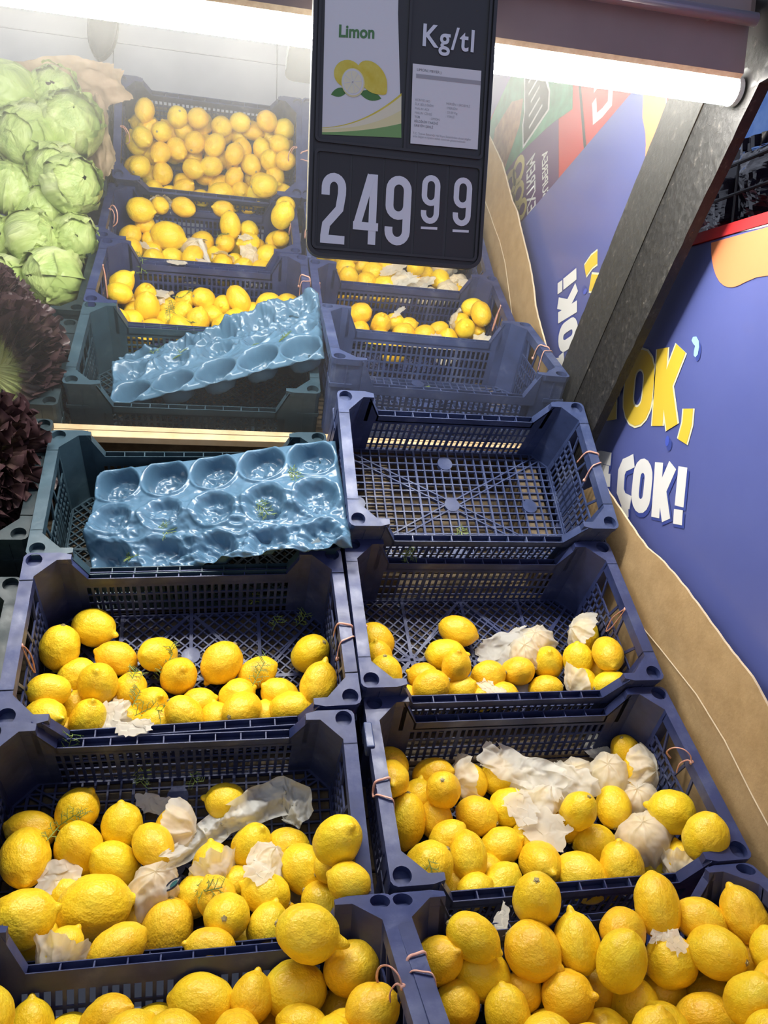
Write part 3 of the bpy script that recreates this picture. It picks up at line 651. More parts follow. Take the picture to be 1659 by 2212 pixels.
def floor_mesh(style):
    mb = MB(); X, Y, z = .2255, .1295, FLZ-.004
    for sg in (-1, 1): mb.box(-X, X, sg*Y-.003, sg*Y+.003, -.170, FLZ); mb.box(sg*X-.003, sg*X+.003, -Y, Y, -.170, FLZ)
    def ln(p, d, wd, h=.007):
        c = clipline(p, d, X, Y)
        if c: mb.bar((p[0]+d[0]*c[0], p[1]+d[1]*c[0], z), (p[0]+d[0]*c[1], p[1]+d[1]*c[1], z), wd, h)
    if style == 'square':
        for k in range(24): ln((-X + 2*X*(k+1)/25, 0), (0, 1), .0028 if k % 8 else .0042)
        for k in range(15): ln((0, -Y + 2*Y*(k+1)/16), (1, 0), .0026, .0062)
        for s_ in (-1, 1):
            d = Vector((X, s_*Y)).normalized(); q = Vector((-d.y, d.x))*.0065
            for o_ in (-1, 1): ln((q.x*o_, q.y*o_), (d.x, d.y), .0026, .0082)
        bos = ((0,0),(0,.098),(0,-.110),(.165,0),(-.19,-.0))
    else:
        d1 = Vector((1, .95)).normalized(); d2 = Vector((1, -.95)).normalized()
        for k in range(-19, 20):
            ln((k*.0195, 0), (d1.x, d1.y), .0026, .0066); ln((k*.0195, 0), (d2.x, d2.y), .0026, .0058)
        for x in (-.114, 0, .114): ln((x, 0), (0, 1), .0058, .0082)
        for s_ in (-1, 1):
            d = Vector((.114, s_*Y)).normalized()
            for x in (-.114, .114): ln((x, 0), (d.x, d.y), .005, .0080)
        ln((0, 0), (1, 0), .0058, .0082)
        bos = ((0,.045),(0,-.07),(.185,-.045),(-.185,-.045))
    for b in bos: mb.disc((b[0], b[1], FLZ-.008), .0155, 18, FLZ+.0006)
    for sx in (-1, 1):
        for sy in (-1, 1):
            p = [(sx*X, sy*Y), (sx*(X-.036), sy*Y), (sx*X, sy*(Y-.036))]
            if sx*sy < 0: p = p[::-1]
            mb.prism(p, -.168, FLZ+.0004)
    return mb
_cm = {}
def crate(kind, pose, mat, style, label, front=None, group='crates on the produce stand', raw=None):
    x, y, z, yaw, pit, rol = pose
    rv = Vector((pit, rol, yaw)); an = rv.length
    L = Matrix.Rotation(an, 4, rv.normalized()) if an > 1e-6 else Matrix.Identity(4)
    root = empty('plastic_crate', raw if raw is not None else DECK @ Matrix.Translation((x, y, z)) @ L)
    tag(root, label, 'crate', group)
    key = (mat.name, style)
    if key not in _cm:
        _cm[key] = (corner_mesh(mat).mesh('corner_post', mat), long_mesh().mesh('long_wall', mat), short_mesh().mesh('short_wall', mat), floor_mesh(style).mesh('floor_grid', mat))
    cm, lm, sm, fm = _cm[key]
    for sx in (1, -1):
        for sy in (1, -1):
            o_ = link('corner_post', cm, root); o_.scale = (sx, sy, 1)
    for s_ in (0, 1):
        o_ = link('long_wall', lm, root); o_.rotation_euler = (0, 0, math.pi*s_)
        o_ = link('short_wall', sm, root); o_.rotation_euler = (0, 0, math.pi*s_)
    link('floor_grid', fm, root)
    return root
CP = dict(RA=(.251,-.0914,.0725,.0094,.1978,.0188), RB=(.2481,-.3637,-.0001,-.0034,.0014,.012), RC=(.2517,-.6452,-.0032,-.0149,-.1569,-.0101), RD=(.2425,-.9022,.1079,-.0052,-.6769,.0031),
          LA=(-.2484,-.1103,.004,.0115,.0031,-.0218), LB=(-.2455,-.3903,-.0015,.0166,.023,-.0108), LC=(-.257,-.677,-.0029,-.0056,-.003,-.0015), LD=(-.2423,-.9,.1092,-.0053,-.6568,.0117))
crate('RA', CP['RA'], M_NAVY2, 'square', 'empty navy plastic crate beside the slanted black board')
crate('RB', CP['RB'], M_NAVY, 'diamond', 'navy plastic crate with few lemons, directly below the empty crate')
rc_ = crate('RC', CP['RC'], M_NAVY, 'diamond', 'navy plastic crate of lemons with the most tissue paper')
bev(MB().box(-.2500, -.2380, .052, .094, -.020, .0035).build('rim_clip', M_NAVY2, rc_), .002, 2)
crate('RD', CP['RD'], M_NAVY, 'square', 'navy plastic crate heaped with lemons at the front right')
crate('LA', CP['LA'], M_TEAL, 'diamond', 'teal plastic crate holding the crumpled blue fruit tray')
crate('LB', CP['LB'], M_NAVY, 'diamond', 'navy plastic crate half full of lemons below the blue tray')
crate('LC', CP['LC'], M_NAVY, 'square', 'navy plastic crate of lemons with the long white film')
crate('LD', CP['LD'], M_NAVY, 'square', 'navy plastic crate of lemons at the front left corner')
crate('MA', (-.742, -.067, -.018, 0, .01, 0), M_DARKC, 'square', 'dark crate of red leaf lettuce beside the teal crate')
crate('MB', (-.742, -.412, -.040, 0, .02, 0), M_DARKC, 'square', 'dark crate of iceberg lettuce beside the lemon crate below the tray')
crate('MC', (0,)*6, M_DARKC, 'square', 'dark crate of iceberg lettuce beside the frontmost lemon crate', raw=Matrix.Translation((-.742, -.715, ZF-.462)))
# props under the tilted empty crate
for k, x in enumerate((.08, .40)):
    mb = MB().prism([(-.205, -.1745), (.04, -.1745), (.04, -.075), (-.205, -.122)], 0, .05)
    mb.v = [(v[2]+x, v[0], v[1]) for v in mb.v]; mb.f = [tuple(reversed(q)) for q in mb.f]
    o_ = bev(mb.build('wooden_wedge', M_DECK), .002, 1); o_.matrix_world = DECK
    tag(o_, ('wooden wedge under the empty crate, nearer the teal crate', 'wooden wedge under the empty crate, nearer the black board')[k], 'wedge')

# ------------------------------------------------------------------ moulded fruit tray
TRAY_DILL = []
def make_tray():
    TL, TR, BR, BL = Vector((-.424,.048,1.264)), Vector((0,-.060,1.345)), Vector((.007,-.248,1.184)), Vector((-.427,-.102,1.104))
    nrm = (TR-TL).cross(BL-TL).normalized()*-1
    if nrm.z < 0: nrm = -nrm
    cups = []
    for r in range(3):
        for c in range(5): cups.append(((c+.5)/5 + (.0), (.17, .52, .86)[r], .040 if r == 0 else .036))
    def fn(u, v):
        P = TL.lerp(TR, u).lerp(BL.lerp(BR, u), v)
        x, y = u*.44, v*.235
        dep = 0.0; ins = 0
        for ci_, (cu, cv, rr) in enumerate(cups):
            r_ = ci_//5; dx, dy = x - cu*.44, y - cv*.235; d = math.hypot(dx, dy*1.06)/rr
            if d < 1.0:
                t = 1-d; k = min(1, t/(.20 if r_ == 0 else .42)); k = k*k*(3-2*k)*(1-.10*max(0, 1-t*1.2)); dep = max(dep, k); ins = max(ins, min(1, t/.35))
            elif d < 1.18: dep = min(dep, -.10*math.sin((1.18-d)/.18*math.pi)) if dep <= 0 else dep
        cr_ = .003 + .012*max(0, v-.33)*1.4
        h = -dep*(.040 if v < .345 else .024)
        h += crum((x, y*1.6, 0), 14, 5)*cr_*(1.0 if v > .3 else .10) + crum((x, y, 3), 48, 8)*(.0040*ins + .0030*max(0, v-.3))
        # folded and crushed lower rows
        h += .016*math.sin((v-.40)*9 + u*2.4 + .8*nz((u*4, v*3, 1)))*max(0, min(1, (v-.36)*4))
        h += .010*nz((u*3.2, v*2.5, 6))*(.4+v)
        edge = min(u, 1-u)*.44
        lip = max(0, 1-min(edge, y if v < .5 else 9, (1-v)*.235)/.006)
        h -= .008*lip
        cut = 0
        q = P + nrm*h
        if u < .035 and v < .06: q += (TR-TL).normalized()*.012*(1-u/.035)*(1-v/.06)
        return q
    root = empty('fruit_tray', Matrix.Identity(4))
    tag(root, 'crumpled steel blue moulded plastic fruit tray lying in the teal crate', 'fruit tray')
    o_ = MB().grid(220, 124, fn).build('moulded_sheet', M_TRAY, root, True); solid(o_, .0006)
    for du, dv in ((.28, .62), (.66, .50), (.14, .80), (.80, .30)): TRAY_DILL.append([fn(du+q*.02, dv+.02*q*q) + nrm*.003 for q in range(3)])
    for (cu, cv, rr) in cups[:5]:
        p = fn(cu, cv) + nrm*.0006
        mb = MB(); mb.tube([p + Vector((.006*math.cos(a), .006*math.sin(a), 0)) - nrm*0 for a in [k*.628 for k in range(10)]], .0006, 5, True); mb.build('cup_mark', M_TRAY, root)
make_tray()

# ------------------------------------------------------------------ lemons
def lemon_mesh(k, tipl, tipr, lump, neck):
    mb = MB(); nu, nv = 40, 30
    def fn(u, v):
        t = -1 + 2*v; a = 2*math.pi*u
        tt = (1-math.cos(math.pi*v))*.5; zz = -1 + 2*tt
        body = 1 - tipl                                  # the ellipsoid ends at +body, the nipple reaches +1
        zc = (body-1)/2; hl = (1+body)/2
        q = (zz-zc)/hl
        r = math.sqrt(max(0, 1-q*q)) if q < 1 else 0
        if zz > zc:
            # nipple: a small cone on the far end
            rt = tipr*math.sqrt(max(0, 1-((zz-body+.25)/(tipl+.25))**2)) if zz > body-.25 else 0
            r = max(r, rt) if q > .90 else max(r, min(r+.02, rt))
        if zz < -.80: r *= 1 - neck*(-.80-zz)/.2
        d = Vector((math.cos(a)*r, math.sin(a)*r, zz))
        f_ = 1 + lump*nz(d, 1.5, k) + lump*.35*nz(d, 4.5, k+5) + .014*math.cos(a*5+k)*max(0, abs(zz)-.5)*2
        return Vector((d.x*f_, d.y*f_, d.z + .04*lump*nz(d, 2, k+9)))
    mb.grid(nu, nv, fn, closeu=True)
    return mb.mesh('lemon', M_LEMON, True)
LM = [lemon_mesh(1,.14,.26,.075,.10), lemon_mesh(2,.10,.30,.060,.05), lemon_mesh(3,.20,.24,.085,.20), lemon_mesh(4,.08,.34,.050,.0), lemon_mesh(5,.12,.28,.095,.12), lemon_mesh(6,.05,.36,.060,.05), lemon_mesh(7,.30,.27,.10,.1)]
def stem_mesh():
    mb = MB()
    pts = []
    for k in range(20):
        a = 2*math.pi*k/20; r = .135 if k % 4 < 2 else .10
        pts.append((r*math.cos(a), r*math.sin(a)))
    mb.prism(pts, -1.012, -.955); mb.disc((0, 0, -1.045), .075, 12, -.96)
    return mb.mesh('stem_button', M_STEM)
STM = stem_mesh()
LEMONS = {'LB':[[-0.3612,-0.1977,0.9919,-0.924,0.021,0.383,0.0357,0.0263,"h","d",248,1420],
[-0.4163,-0.2221,0.9714,-0.885,-0.134,-0.446,0.0325,0.0277,"h","d",164,1461],
[-0.1688,-0.2535,0.9452,0.921,0.124,0.37,0.032,0.0248,"h","d",513,1499],
[-0.1038,-0.2576,0.9443,-0.82,-0.067,0.568,0.035,0.0264,"h","d",602,1499],
[-0.2291,-0.2613,0.936,0.952,0.135,0.274,0.0315,0.0244,"h","d",429,1519],
[-0.4096,-0.2561,0.9378,0.874,0.307,0.376,0.0289,0.0247,"h","d",166,1524],
[-0.0468,-0.2814,0.9237,0.879,0.087,0.469,0.0285,0.0242,"h","d",682,1536],
[-0.1278,-0.284,0.9192,0.042,0.404,0.914,0.028,0.0238,"h","d",571,1548],
[-0.2032,-0.2922,0.9245,-0.132,0.402,0.906,0.0292,0.0246,"h","d",465,1550],
[-0.422,-0.2875,0.9114,0.876,0.325,0.357,0.0266,0.0225,"h","d",140,1579],
[-0.3962,-0.1561,1.0286,0.916,-0.308,-0.258,0.04,0.0311,"","d",206,1356],
[-0.4434,-0.204,1.0111,-0.165,-0.002,-0.986,0.039,0.0305,"","d",128,1401],
[-0.2959,-0.1984,0.9959,-0.516,-0.803,0.299,0.0397,0.028,"","d",340,1413],
[-0.0515,-0.2098,0.9932,-0.521,0.506,-0.688,0.041,0.0289,"","d",668,1413],
[-0.197,-0.2169,0.9827,-0.587,-0.107,-0.803,0.0412,0.0323,"","d",475,1434],
[-0.1363,-0.2235,0.97,0.918,0.095,0.386,0.0346,0.0247,"","d",557,1451],
[-0.2611,-0.231,0.9713,0.221,-0.766,0.604,0.0405,0.0286,"","d",386,1458],
[-0.0437,-0.2869,0.9743,0.289,0.319,0.903,0.0417,0.0294,"","d",689,1473],
[-0.3333,-0.238,0.9563,0.507,0.199,0.839,0.0291,0.0251,"","d",282,1485],
[-0.4451,-0.2867,0.9759,-0.981,-0.162,0.103,0.0328,0.0248,"","d",102,1491],
[-0.2995,-0.2632,0.9398,0.458,-0.651,0.605,0.037,0.0261,"","d",328,1519],
[-0.0879,-0.3004,0.9393,0.895,-0.342,0.286,0.0362,0.0269,"","d",629,1528],
[-0.1632,-0.3029,0.9418,0.535,0.842,-0.073,0.0386,0.0272,"","d",523,1531],
[-0.2494,-0.3015,0.935,0.697,-0.094,-0.711,0.0336,0.0268,"","d",398,1544],
[-0.4405,-0.3233,0.9492,0.717,-0.649,0.254,0.0396,0.0279,"","d",99,1550],
[-0.3866,-0.3017,0.9354,0.23,-0.263,0.937,0.0381,0.0268,"","d",190,1552],
[-0.3373,-0.2792,0.9213,0.962,-0.174,0.211,0.0307,0.025,"p","d",270,1555],
[-0.2917,-0.3004,0.9233,0.767,-0.031,0.64,0.0304,0.0234,"","d",335,1562],
[-0.3792,-0.2586,0.9735,0.048,-0.629,0.776,0.0421,0.0297,"t","d",211,1475]],
'RB':[[0.4499,-0.2546,0.9665,0.03,0.352,0.936,0.0282,0.0243,"h","d",1289,1446],
[0.138,-0.2393,0.959,-0.897,0.357,0.26,0.0302,0.0249,"h","d",912,1461],
[0.2748,-0.2698,0.9332,0.936,-0.338,0.102,0.0283,0.0235,"h","d",1089,1501],
[0.2364,-0.2771,0.9349,0.836,-0.083,0.542,0.028,0.0232,"h","d",1046,1504],
[0.1015,-0.2702,0.9356,0.926,-0.084,0.368,0.0264,0.0228,"h","d",875,1507],
[0.2201,-0.1691,1.0149,0.901,-0.373,-0.223,0.0374,0.0263,"","d",990,1362],
[0.4495,-0.1991,1.0135,0.251,0.376,0.892,0.0329,0.0259,"p","d",1263,1369],
[0.0672,-0.1818,1.0082,-0.677,0.362,0.641,0.0355,0.0277,"","d",812,1379],
[0.3616,-0.1853,0.997,0.873,-0.245,0.422,0.0291,0.0243,"w","d",1157,1385],
[0.0631,-0.2244,0.9952,-0.226,-0.146,0.963,0.0312,0.0233,"","d",817,1413],
[0.1893,-0.2089,0.9861,0.958,-0.279,0.072,0.0395,0.0278,"","d",966,1413],
[0.448,-0.2908,1.008,-0.18,-0.935,-0.304,0.0371,0.0261,"","d",1313,1413],
[0.3315,-0.2095,0.9824,0.026,0.334,0.942,0.0277,0.0238,"w","d",1132,1413],
[0.4119,-0.2544,0.9892,-0.123,0.03,0.992,0.0314,0.0263,"","d",1248,1421],
[0.3697,-0.226,0.972,-0.223,-0.545,0.808,0.038,0.0268,"","d",1183,1431],
[0.1913,-0.2553,0.983,-0.042,-0.35,0.936,0.0346,0.0244,"","d",985,1437],
[0.3069,-0.2385,0.9631,-0.921,0.287,-0.264,0.0318,0.0248,"","d",1116,1449],
[0.2513,-0.2412,0.9579,-0.934,0.253,-0.252,0.0337,0.026,"","d",1051,1458],
[0.0688,-0.2583,0.9667,0.077,0.142,-0.987,0.0407,0.0292,"","d",831,1463],
[0.4103,-0.2814,0.9551,-0.42,0.527,0.739,0.0306,0.0252,"p","d",1258,1474],
[0.4448,-0.3204,0.9653,0.992,0.081,0.093,0.0349,0.0246,"","d",1323,1479],
[0.1376,-0.2839,0.959,-0.891,0.192,-0.41,0.0351,0.0269,"","d",927,1483],
[0.3517,-0.2596,0.9373,-0.827,0.452,-0.335,0.0321,0.0239,"","d",1176,1487],
[0.1994,-0.2653,0.9422,0.689,-0.362,0.627,0.0311,0.024,"","d",996,1491]],
'LC':[[-0.1018,-0.4442,0.7943,-0.909,0.287,0.302,0.033,0.0274,"h","d",622,1831],
[-0.0516,-0.5268,0.8181,0.893,0.138,0.428,0.0251,0.022,"h","d",717,1867],
[-0.1715,-0.4722,0.7666,0.903,0.222,0.368,0.026,0.0221,"h","d",513,1906],
[-0.2265,-0.4843,0.7627,0.569,0.48,0.668,0.0302,0.0253,"h","d",422,1932],
[-0.3893,-0.4759,0.7716,0.252,0.579,0.776,0.031,0.0264,"h","d",142,1934],
[-0.2001,-0.5164,0.7792,-0.427,0.523,0.738,0.0303,0.0252,"h","d",466,1937],
[-0.0581,-0.5401,0.7695,0.813,-0.424,-0.398,0.0368,0.0272,"h","d",707,1955],
[-0.3026,-0.4999,0.7474,-0.087,0.58,0.81,0.0309,0.0255,"h","d",290,1983],
[-0.3964,-0.5157,0.7593,0.258,0.602,0.756,0.0283,0.0237,"h","d",117,1999],
[-0.1631,-0.5324,0.7254,0.966,0.129,0.223,0.0294,0.0246,"h","d",528,2030],
[-0.4094,-0.5518,0.7688,0.952,0.291,0.099,0.0286,0.0236,"h","d",78,2030],
[-0.3512,-0.5191,0.7301,0.96,0.249,0.129,0.0286,0.024,"h","d",199,2040],
[-0.1911,-0.3884,0.8399,-0.972,0.125,0.199,0.0328,0.0268,"","d",482,1730],
[-0.3879,-0.3891,0.8419,0.567,0.156,0.809,0.0346,0.0283,"","d",168,1748],
[-0.3283,-0.4043,0.8247,-0.065,0.17,0.983,0.0336,0.0274,"","d",263,1779],
[-0.258,-0.4158,0.8188,-0.084,0.183,0.979,0.0327,0.0265,"p","d",376,1789],
[-0.4474,-0.4021,0.8239,-0.951,-0.042,0.305,0.0358,0.0252,"","d",65,1792],
[-0.0517,-0.5651,0.8776,0.31,-0.537,0.785,0.0413,0.0291,"","d",730,1812],
[-0.2838,-0.4539,0.8205,-0.54,0.765,0.352,0.0355,0.0255,"","d",329,1824],
[-0.1516,-0.4408,0.8011,0.365,-0.3,0.881,0.0386,0.0272,"","d",544,1824],
[-0.3794,-0.4345,0.8102,-0.237,-0.219,0.947,0.0433,0.0305,"","d",171,1833],
[-0.442,-0.4542,0.8146,0.208,-0.949,-0.236,0.0445,0.0313,"","d",54,1854],
[-0.2052,-0.4538,0.786,-0.098,0.545,0.833,0.0327,0.0267,"p","d",458,1864],
[-0.3331,-0.4517,0.7945,-0.657,-0.217,0.722,0.0391,0.0291,"","d",246,1867],
[-0.1355,-0.4802,0.7934,0.248,0.524,0.815,0.0265,0.0226,"p","d",572,1869],
[-0.0835,-0.4893,0.7875,0.551,-0.642,-0.533,0.0376,0.0296,"","d",657,1880],
[-0.045,-0.606,0.8473,-0.898,0.354,0.261,0.0284,0.023,"","d",751,1903],
[-0.2794,-0.4919,0.7837,0.555,0.182,0.812,0.0315,0.0254,"w","d",332,1916],
[-0.1392,-0.5213,0.7826,-0.907,0.284,0.311,0.0355,0.0266,"","d",570,1927],
[-0.3462,-0.5195,0.7831,0.985,0.171,0.031,0.0493,0.0377,"","d",207,1957],
[-0.187,-0.5627,0.7838,0.095,0.822,-0.561,0.04,0.0282,"","d",490,1979],
[-0.4159,-0.5717,0.8127,0.967,0.157,0.199,0.04,0.0323,"","d",54,1983],
[-0.1353,-0.5634,0.7661,0.343,0.55,0.761,0.033,0.0256,"","d",580,1999],
[-0.2607,-0.526,0.7412,-0.101,-0.294,-0.95,0.0428,0.0331,"","d",360,2015],
[-0.3107,-0.6025,0.7858,0.865,0.37,0.34,0.0359,0.0255,"","d",254,2048],
[-0.3705,-0.5988,0.7899,0.572,0.565,0.595,0.0287,0.0223,"p","d",136,2048],
[-0.2081,-0.6106,0.78,-0.949,0.022,0.314,0.0328,0.0232,"","d",451,2048],
[-0.0936,-0.6661,0.8279,0.933,-0.295,-0.208,0.0432,0.0308,"t","d",676,2017],
[-0.4458,-0.5156,0.7755,0.716,-0.638,0.283,0.033,0.0264,"","f",23,1982],
[-0.1132,-0.5281,0.7381,-0.203,0.218,0.954,0.0334,0.0267,"","f",612,1998]],
'LD':[[-0.0578,-0.663,0.7213,0.583,0.485,0.652,0.032,0.0256,"h","d",736,2185],
[-0.2664,-0.6601,0.7299,0.969,0.202,0.141,0.0291,0.0231,"h","d",332,2216],
[-0.1374,-0.6608,0.7119,0.996,-0.0,0.093,0.0288,0.0234,"h","d",585,2216],
[-0.1831,-0.6621,0.7136,0.83,0.365,0.422,0.0297,0.0249,"h","d",497,2227],
[-0.351,-0.6615,0.7287,-0.888,0.205,0.411,0.0306,0.0246,"h","d",155,2242],
[-0.0453,-0.6665,0.7816,0.957,0.045,0.287,0.0357,0.0293,"","d",764,2087],
[-0.1148,-0.6677,0.7609,-0.976,-0.046,0.213,0.0393,0.0315,"","d",632,2139],
[-0.1606,-0.6752,0.766,0.272,0.622,0.734,0.0292,0.0232,"","d",544,2152],
[-0.2163,-0.6654,0.7576,-0.958,0.278,0.071,0.0382,0.0293,"","d",433,2165],
[-0.0401,-0.7552,0.8046,0.956,0.039,0.292,0.0309,0.0252,"","d",808,2178],
[-0.3126,-0.6709,0.7537,0.763,-0.221,0.608,0.0347,0.0245,"","d",233,2203],
[-0.3923,-0.6636,0.7484,-0.033,0.511,0.859,0.0336,0.0242,"","d",65,2222],
[-0.1085,-0.7136,0.7528,-0.894,0.363,0.264,0.031,0.0238,"","d",653,2222],
[-0.1547,-0.6992,0.7111,-0.095,-0.89,0.445,0.0299,0.0247,"","m",523,414],
[-0.2144,-0.7104,0.7157,0.902,-0.388,0.188,0.0373,0.0288,"","m",477,399],
[-0.3155,-0.7079,0.7157,0.805,-0.126,0.579,0.0315,0.0253,"","m",397,392],
[-0.0619,-0.7442,0.7106,0.824,0.521,-0.222,0.0324,0.026,"","m",595,388],
[-0.1183,-0.7425,0.713,0.901,-0.37,0.225,0.0355,0.0269,"","m",552,384],
[-0.3993,-0.7174,0.7174,0.735,-0.591,-0.331,0.0356,0.0272,"","m",329,378],
[-0.2604,-0.7345,0.7167,0.146,-0.471,-0.87,0.0315,0.0281,"","m",441,377],
[-0.3704,-0.7092,0.7551,-0.099,-0.881,0.463,0.0319,0.0268,"","m",350,371],
[-0.4422,-0.7191,0.7524,-0.93,0.36,-0.078,0.0364,0.0256,"","m",291,359],
[-0.1042,-0.7902,0.7134,-0.997,-0.082,0.003,0.0345,0.0303,"","m",563,350],
[-0.1779,-0.7816,0.7156,0.146,-0.721,-0.677,0.0348,0.0311,"","m",506,349],
[-0.2291,-0.7787,0.7237,-0.962,0.247,-0.118,0.0362,0.0308,"","m",466,344],
[-0.2934,-0.7866,0.7164,0.912,0.341,-0.228,0.0339,0.0276,"","m",416,335],
[-0.3454,-0.7876,0.7139,0.827,0.468,-0.313,0.0338,0.0275,"","m",374,331],
[-0.4023,-0.7865,0.7158,-0.103,-0.87,0.483,0.0357,0.0283,"","m",328,326],
[-0.1603,-0.7996,0.7574,0.071,-0.87,0.488,0.0326,0.0274,"","m",521,321],
[-0.104,-0.8057,0.7584,-0.275,-0.843,0.463,0.0317,0.0265,"","m",565,321],
[-0.0476,-0.8331,0.7266,0.897,-0.355,0.263,0.0413,0.0324,"","m",608,319],
[-0.2623,-0.826,0.7138,0.961,-0.253,0.112,0.0341,0.0277,"","m",441,310],
[-0.4429,-0.7945,0.7409,-0.437,-0.764,0.474,0.0352,0.0289,"","m",293,306],
[-0.0803,-0.8739,0.7095,-0.277,-0.837,0.473,0.0325,0.0272,"","m",582,293],
[-0.1685,-0.871,0.7108,-0.107,-0.86,0.499,0.0352,0.0248,"","m",515,287],
[-0.3567,-0.8479,0.7154,-0.588,-0.682,0.434,0.039,0.0275,"","m",366,285],
[-0.3161,-0.8429,0.7355,0.66,0.377,-0.65,0.0314,0.0263,"","m",398,284],
[-0.212,-0.8652,0.7215,0.067,-0.863,0.501,0.0364,0.0289,"","m",481,283],
[-0.1311,-0.8696,0.7361,0.971,0.219,-0.1,0.0364,0.0257,"","m",544,281],
[-0.0429,-0.8658,0.7664,0.992,-0.061,0.108,0.0322,0.0287,"","m",614,279],
[-0.4262,-0.8597,0.7191,-0.984,-0.086,0.156,0.0432,0.0304,"","m",310,268],
[-0.2694,-0.8759,0.7319,0.667,-0.628,-0.4,0.0344,0.0307,"","m",436,265],
[-0.3326,-0.8584,0.7765,-0.191,-0.026,-0.981,0.0345,0.0276,"","f",111,2545],
[-0.3771,-0.753,0.7714,-0.379,0.887,0.265,0.0337,0.027,"","f",53,2334],
[-0.2318,-0.7883,0.7833,0.547,-0.789,0.281,0.0343,0.0275,"","f",390,2334],
[-0.373,-0.8104,0.7797,0.313,-0.482,-0.818,0.0328,0.0263,"","f",29,2438],
[-0.2162,-0.8512,0.7694,-0.2,0.339,0.919,0.0348,0.0278,"","f",423,2494],
[-0.2858,-0.7897,0.7817,0.253,-0.893,-0.372,0.0335,0.0268,"","f",260,2358],
[-0.2422,-0.7302,0.7754,-0.922,0.311,0.232,0.0328,0.0263,"","f",373,2244],
[-0.4245,-0.6989,0.7976,0.433,-0.78,-0.452,0.033,0.0264,"","f",-31,2198],
[-0.4099,-0.8292,0.757,0.573,-0.378,0.727,0.0343,0.0274,"","f",-82,2546],
[-0.178,-0.7166,0.757,0.468,-0.619,0.63,0.0315,0.0252,"","f",511,2237],
[-0.1354,-0.7566,0.7592,-0.452,-0.791,-0.411,0.0337,0.027,"","f",605,2291],
[-0.167,-0.8682,0.7712,-0.897,-0.22,-0.382,0.0321,0.0257,"","f",548,2511],
[-0.2873,-0.7208,0.7705,0.765,0.424,0.485,0.0336,0.0269,"","f",275,2249],
[-0.1801,-0.7629,0.7923,-0.399,0.845,-0.355,0.0313,0.025,"","f",510,2252],
[-0.3323,-0.7754,0.7621,0.52,0.809,0.275,0.0346,0.0277,"","f",152,2384],
[-0.0943,-0.868,0.7935,-0.549,0.029,0.836,0.0342,0.0274,"","f",730,2434],
[-0.0834,-0.7658,0.7788,0.188,-0.254,0.949,0.032,0.0256,"","f",720,2255],
[-0.4209,-0.7801,0.7952,0.616,0.673,0.409,0.0325,0.026,"","f",-77,2356],
[-0.0591,-0.8069,0.7904,-0.891,-0.166,0.423,0.0323,0.0259,"","f",787,2301],
[-0.2786,-0.855,0.789,0.293,0.267,0.918,0.0342,0.0273,"","f",259,2486],
[-0.0663,-0.732,0.7541,0.132,0.913,-0.386,0.0323,0.0259,"","f",742,2238],
[-0.4173,-0.8536,0.7972,-0.181,0.912,-0.368,0.0321,0.0257,"","f",-129,2523]],
'RC':[[0.1012,-0.3834,0.8277,0.228,0.433,0.872,0.0287,0.0245,"h","d",904,1714],
[0.0595,-0.3853,0.8296,0.938,-0.036,0.346,0.0304,0.025,"h","d",847,1717],
[0.1199,-0.4206,0.8067,-0.102,0.543,0.833,0.0307,0.0254,"h","d",942,1769],
[0.3229,-0.4405,0.7986,0.067,0.509,0.858,0.0298,0.0252,"h","d",1226,1774],
[0.2562,-0.4609,0.7878,-0.849,0.503,0.163,0.0327,0.026,"h","d",1148,1812],
[0.4247,-0.5108,0.7605,0.848,-0.223,0.48,0.031,0.0251,"h","d",1405,1872],
[0.1762,-0.4927,0.7655,0.917,-0.093,0.388,0.0279,0.0236,"h","d",1050,1880],
[0.1248,-0.5102,0.7572,-0.087,0.604,0.792,0.0293,0.025,"h","d",982,1915],
[0.3438,-0.5293,0.7488,0.872,-0.18,0.455,0.0287,0.0243,"h","d",1307,1915],
[0.142,-0.545,0.7747,0.865,0.035,0.501,0.0271,0.023,"h","d",1027,1922],
[0.0808,-0.5133,0.7541,0.937,-0.033,0.348,0.0293,0.0251,"h","d",917,1929],
[0.4568,-0.3604,0.8636,0.408,0.189,-0.893,0.0341,0.024,"","d",1351,1625],
[0.0636,-0.3417,0.86,-0.819,0.409,0.403,0.0314,0.0251,"","d",841,1647],
[0.4546,-0.4057,0.8541,0.206,0.375,0.904,0.0335,0.0279,"p","d",1378,1666],
[0.132,-0.3551,0.8438,0.811,-0.453,0.37,0.0352,0.0252,"","d",936,1671],
[0.2347,-0.3641,0.842,0.218,0.4,0.89,0.0334,0.0278,"","d",1074,1671],
[0.4073,-0.4019,0.8466,0.057,0.465,0.883,0.0334,0.0285,"w","d",1316,1677],
[0.0524,-0.4085,0.8688,-0.176,-0.957,0.23,0.0367,0.0258,"","d",847,1682],
[0.1867,-0.3717,0.8385,-0.271,0.541,0.796,0.0314,0.0259,"p","d",1015,1685],
[0.3562,-0.3853,0.8347,0.503,0.209,0.839,0.0328,0.0279,"w","d",1240,1685],
[0.2746,-0.3829,0.8303,0.893,-0.164,0.418,0.03,0.0253,"w","d",1134,1696],
[0.1298,-0.4176,0.8498,0.257,0.546,-0.797,0.0365,0.0257,"","d",958,1707],
[0.2863,-0.4249,0.8275,0.922,-0.361,0.137,0.0306,0.0253,"p","d",1172,1728],
[0.4405,-0.4361,0.8228,0.844,-0.251,0.474,0.0304,0.0257,"w","d",1378,1728],
[0.3935,-0.4444,0.8225,0.249,0.768,0.59,0.0356,0.0268,"","d",1324,1739],
[0.2331,-0.4181,0.8151,-0.811,0.106,-0.576,0.0337,0.0282,"","d",1096,1744],
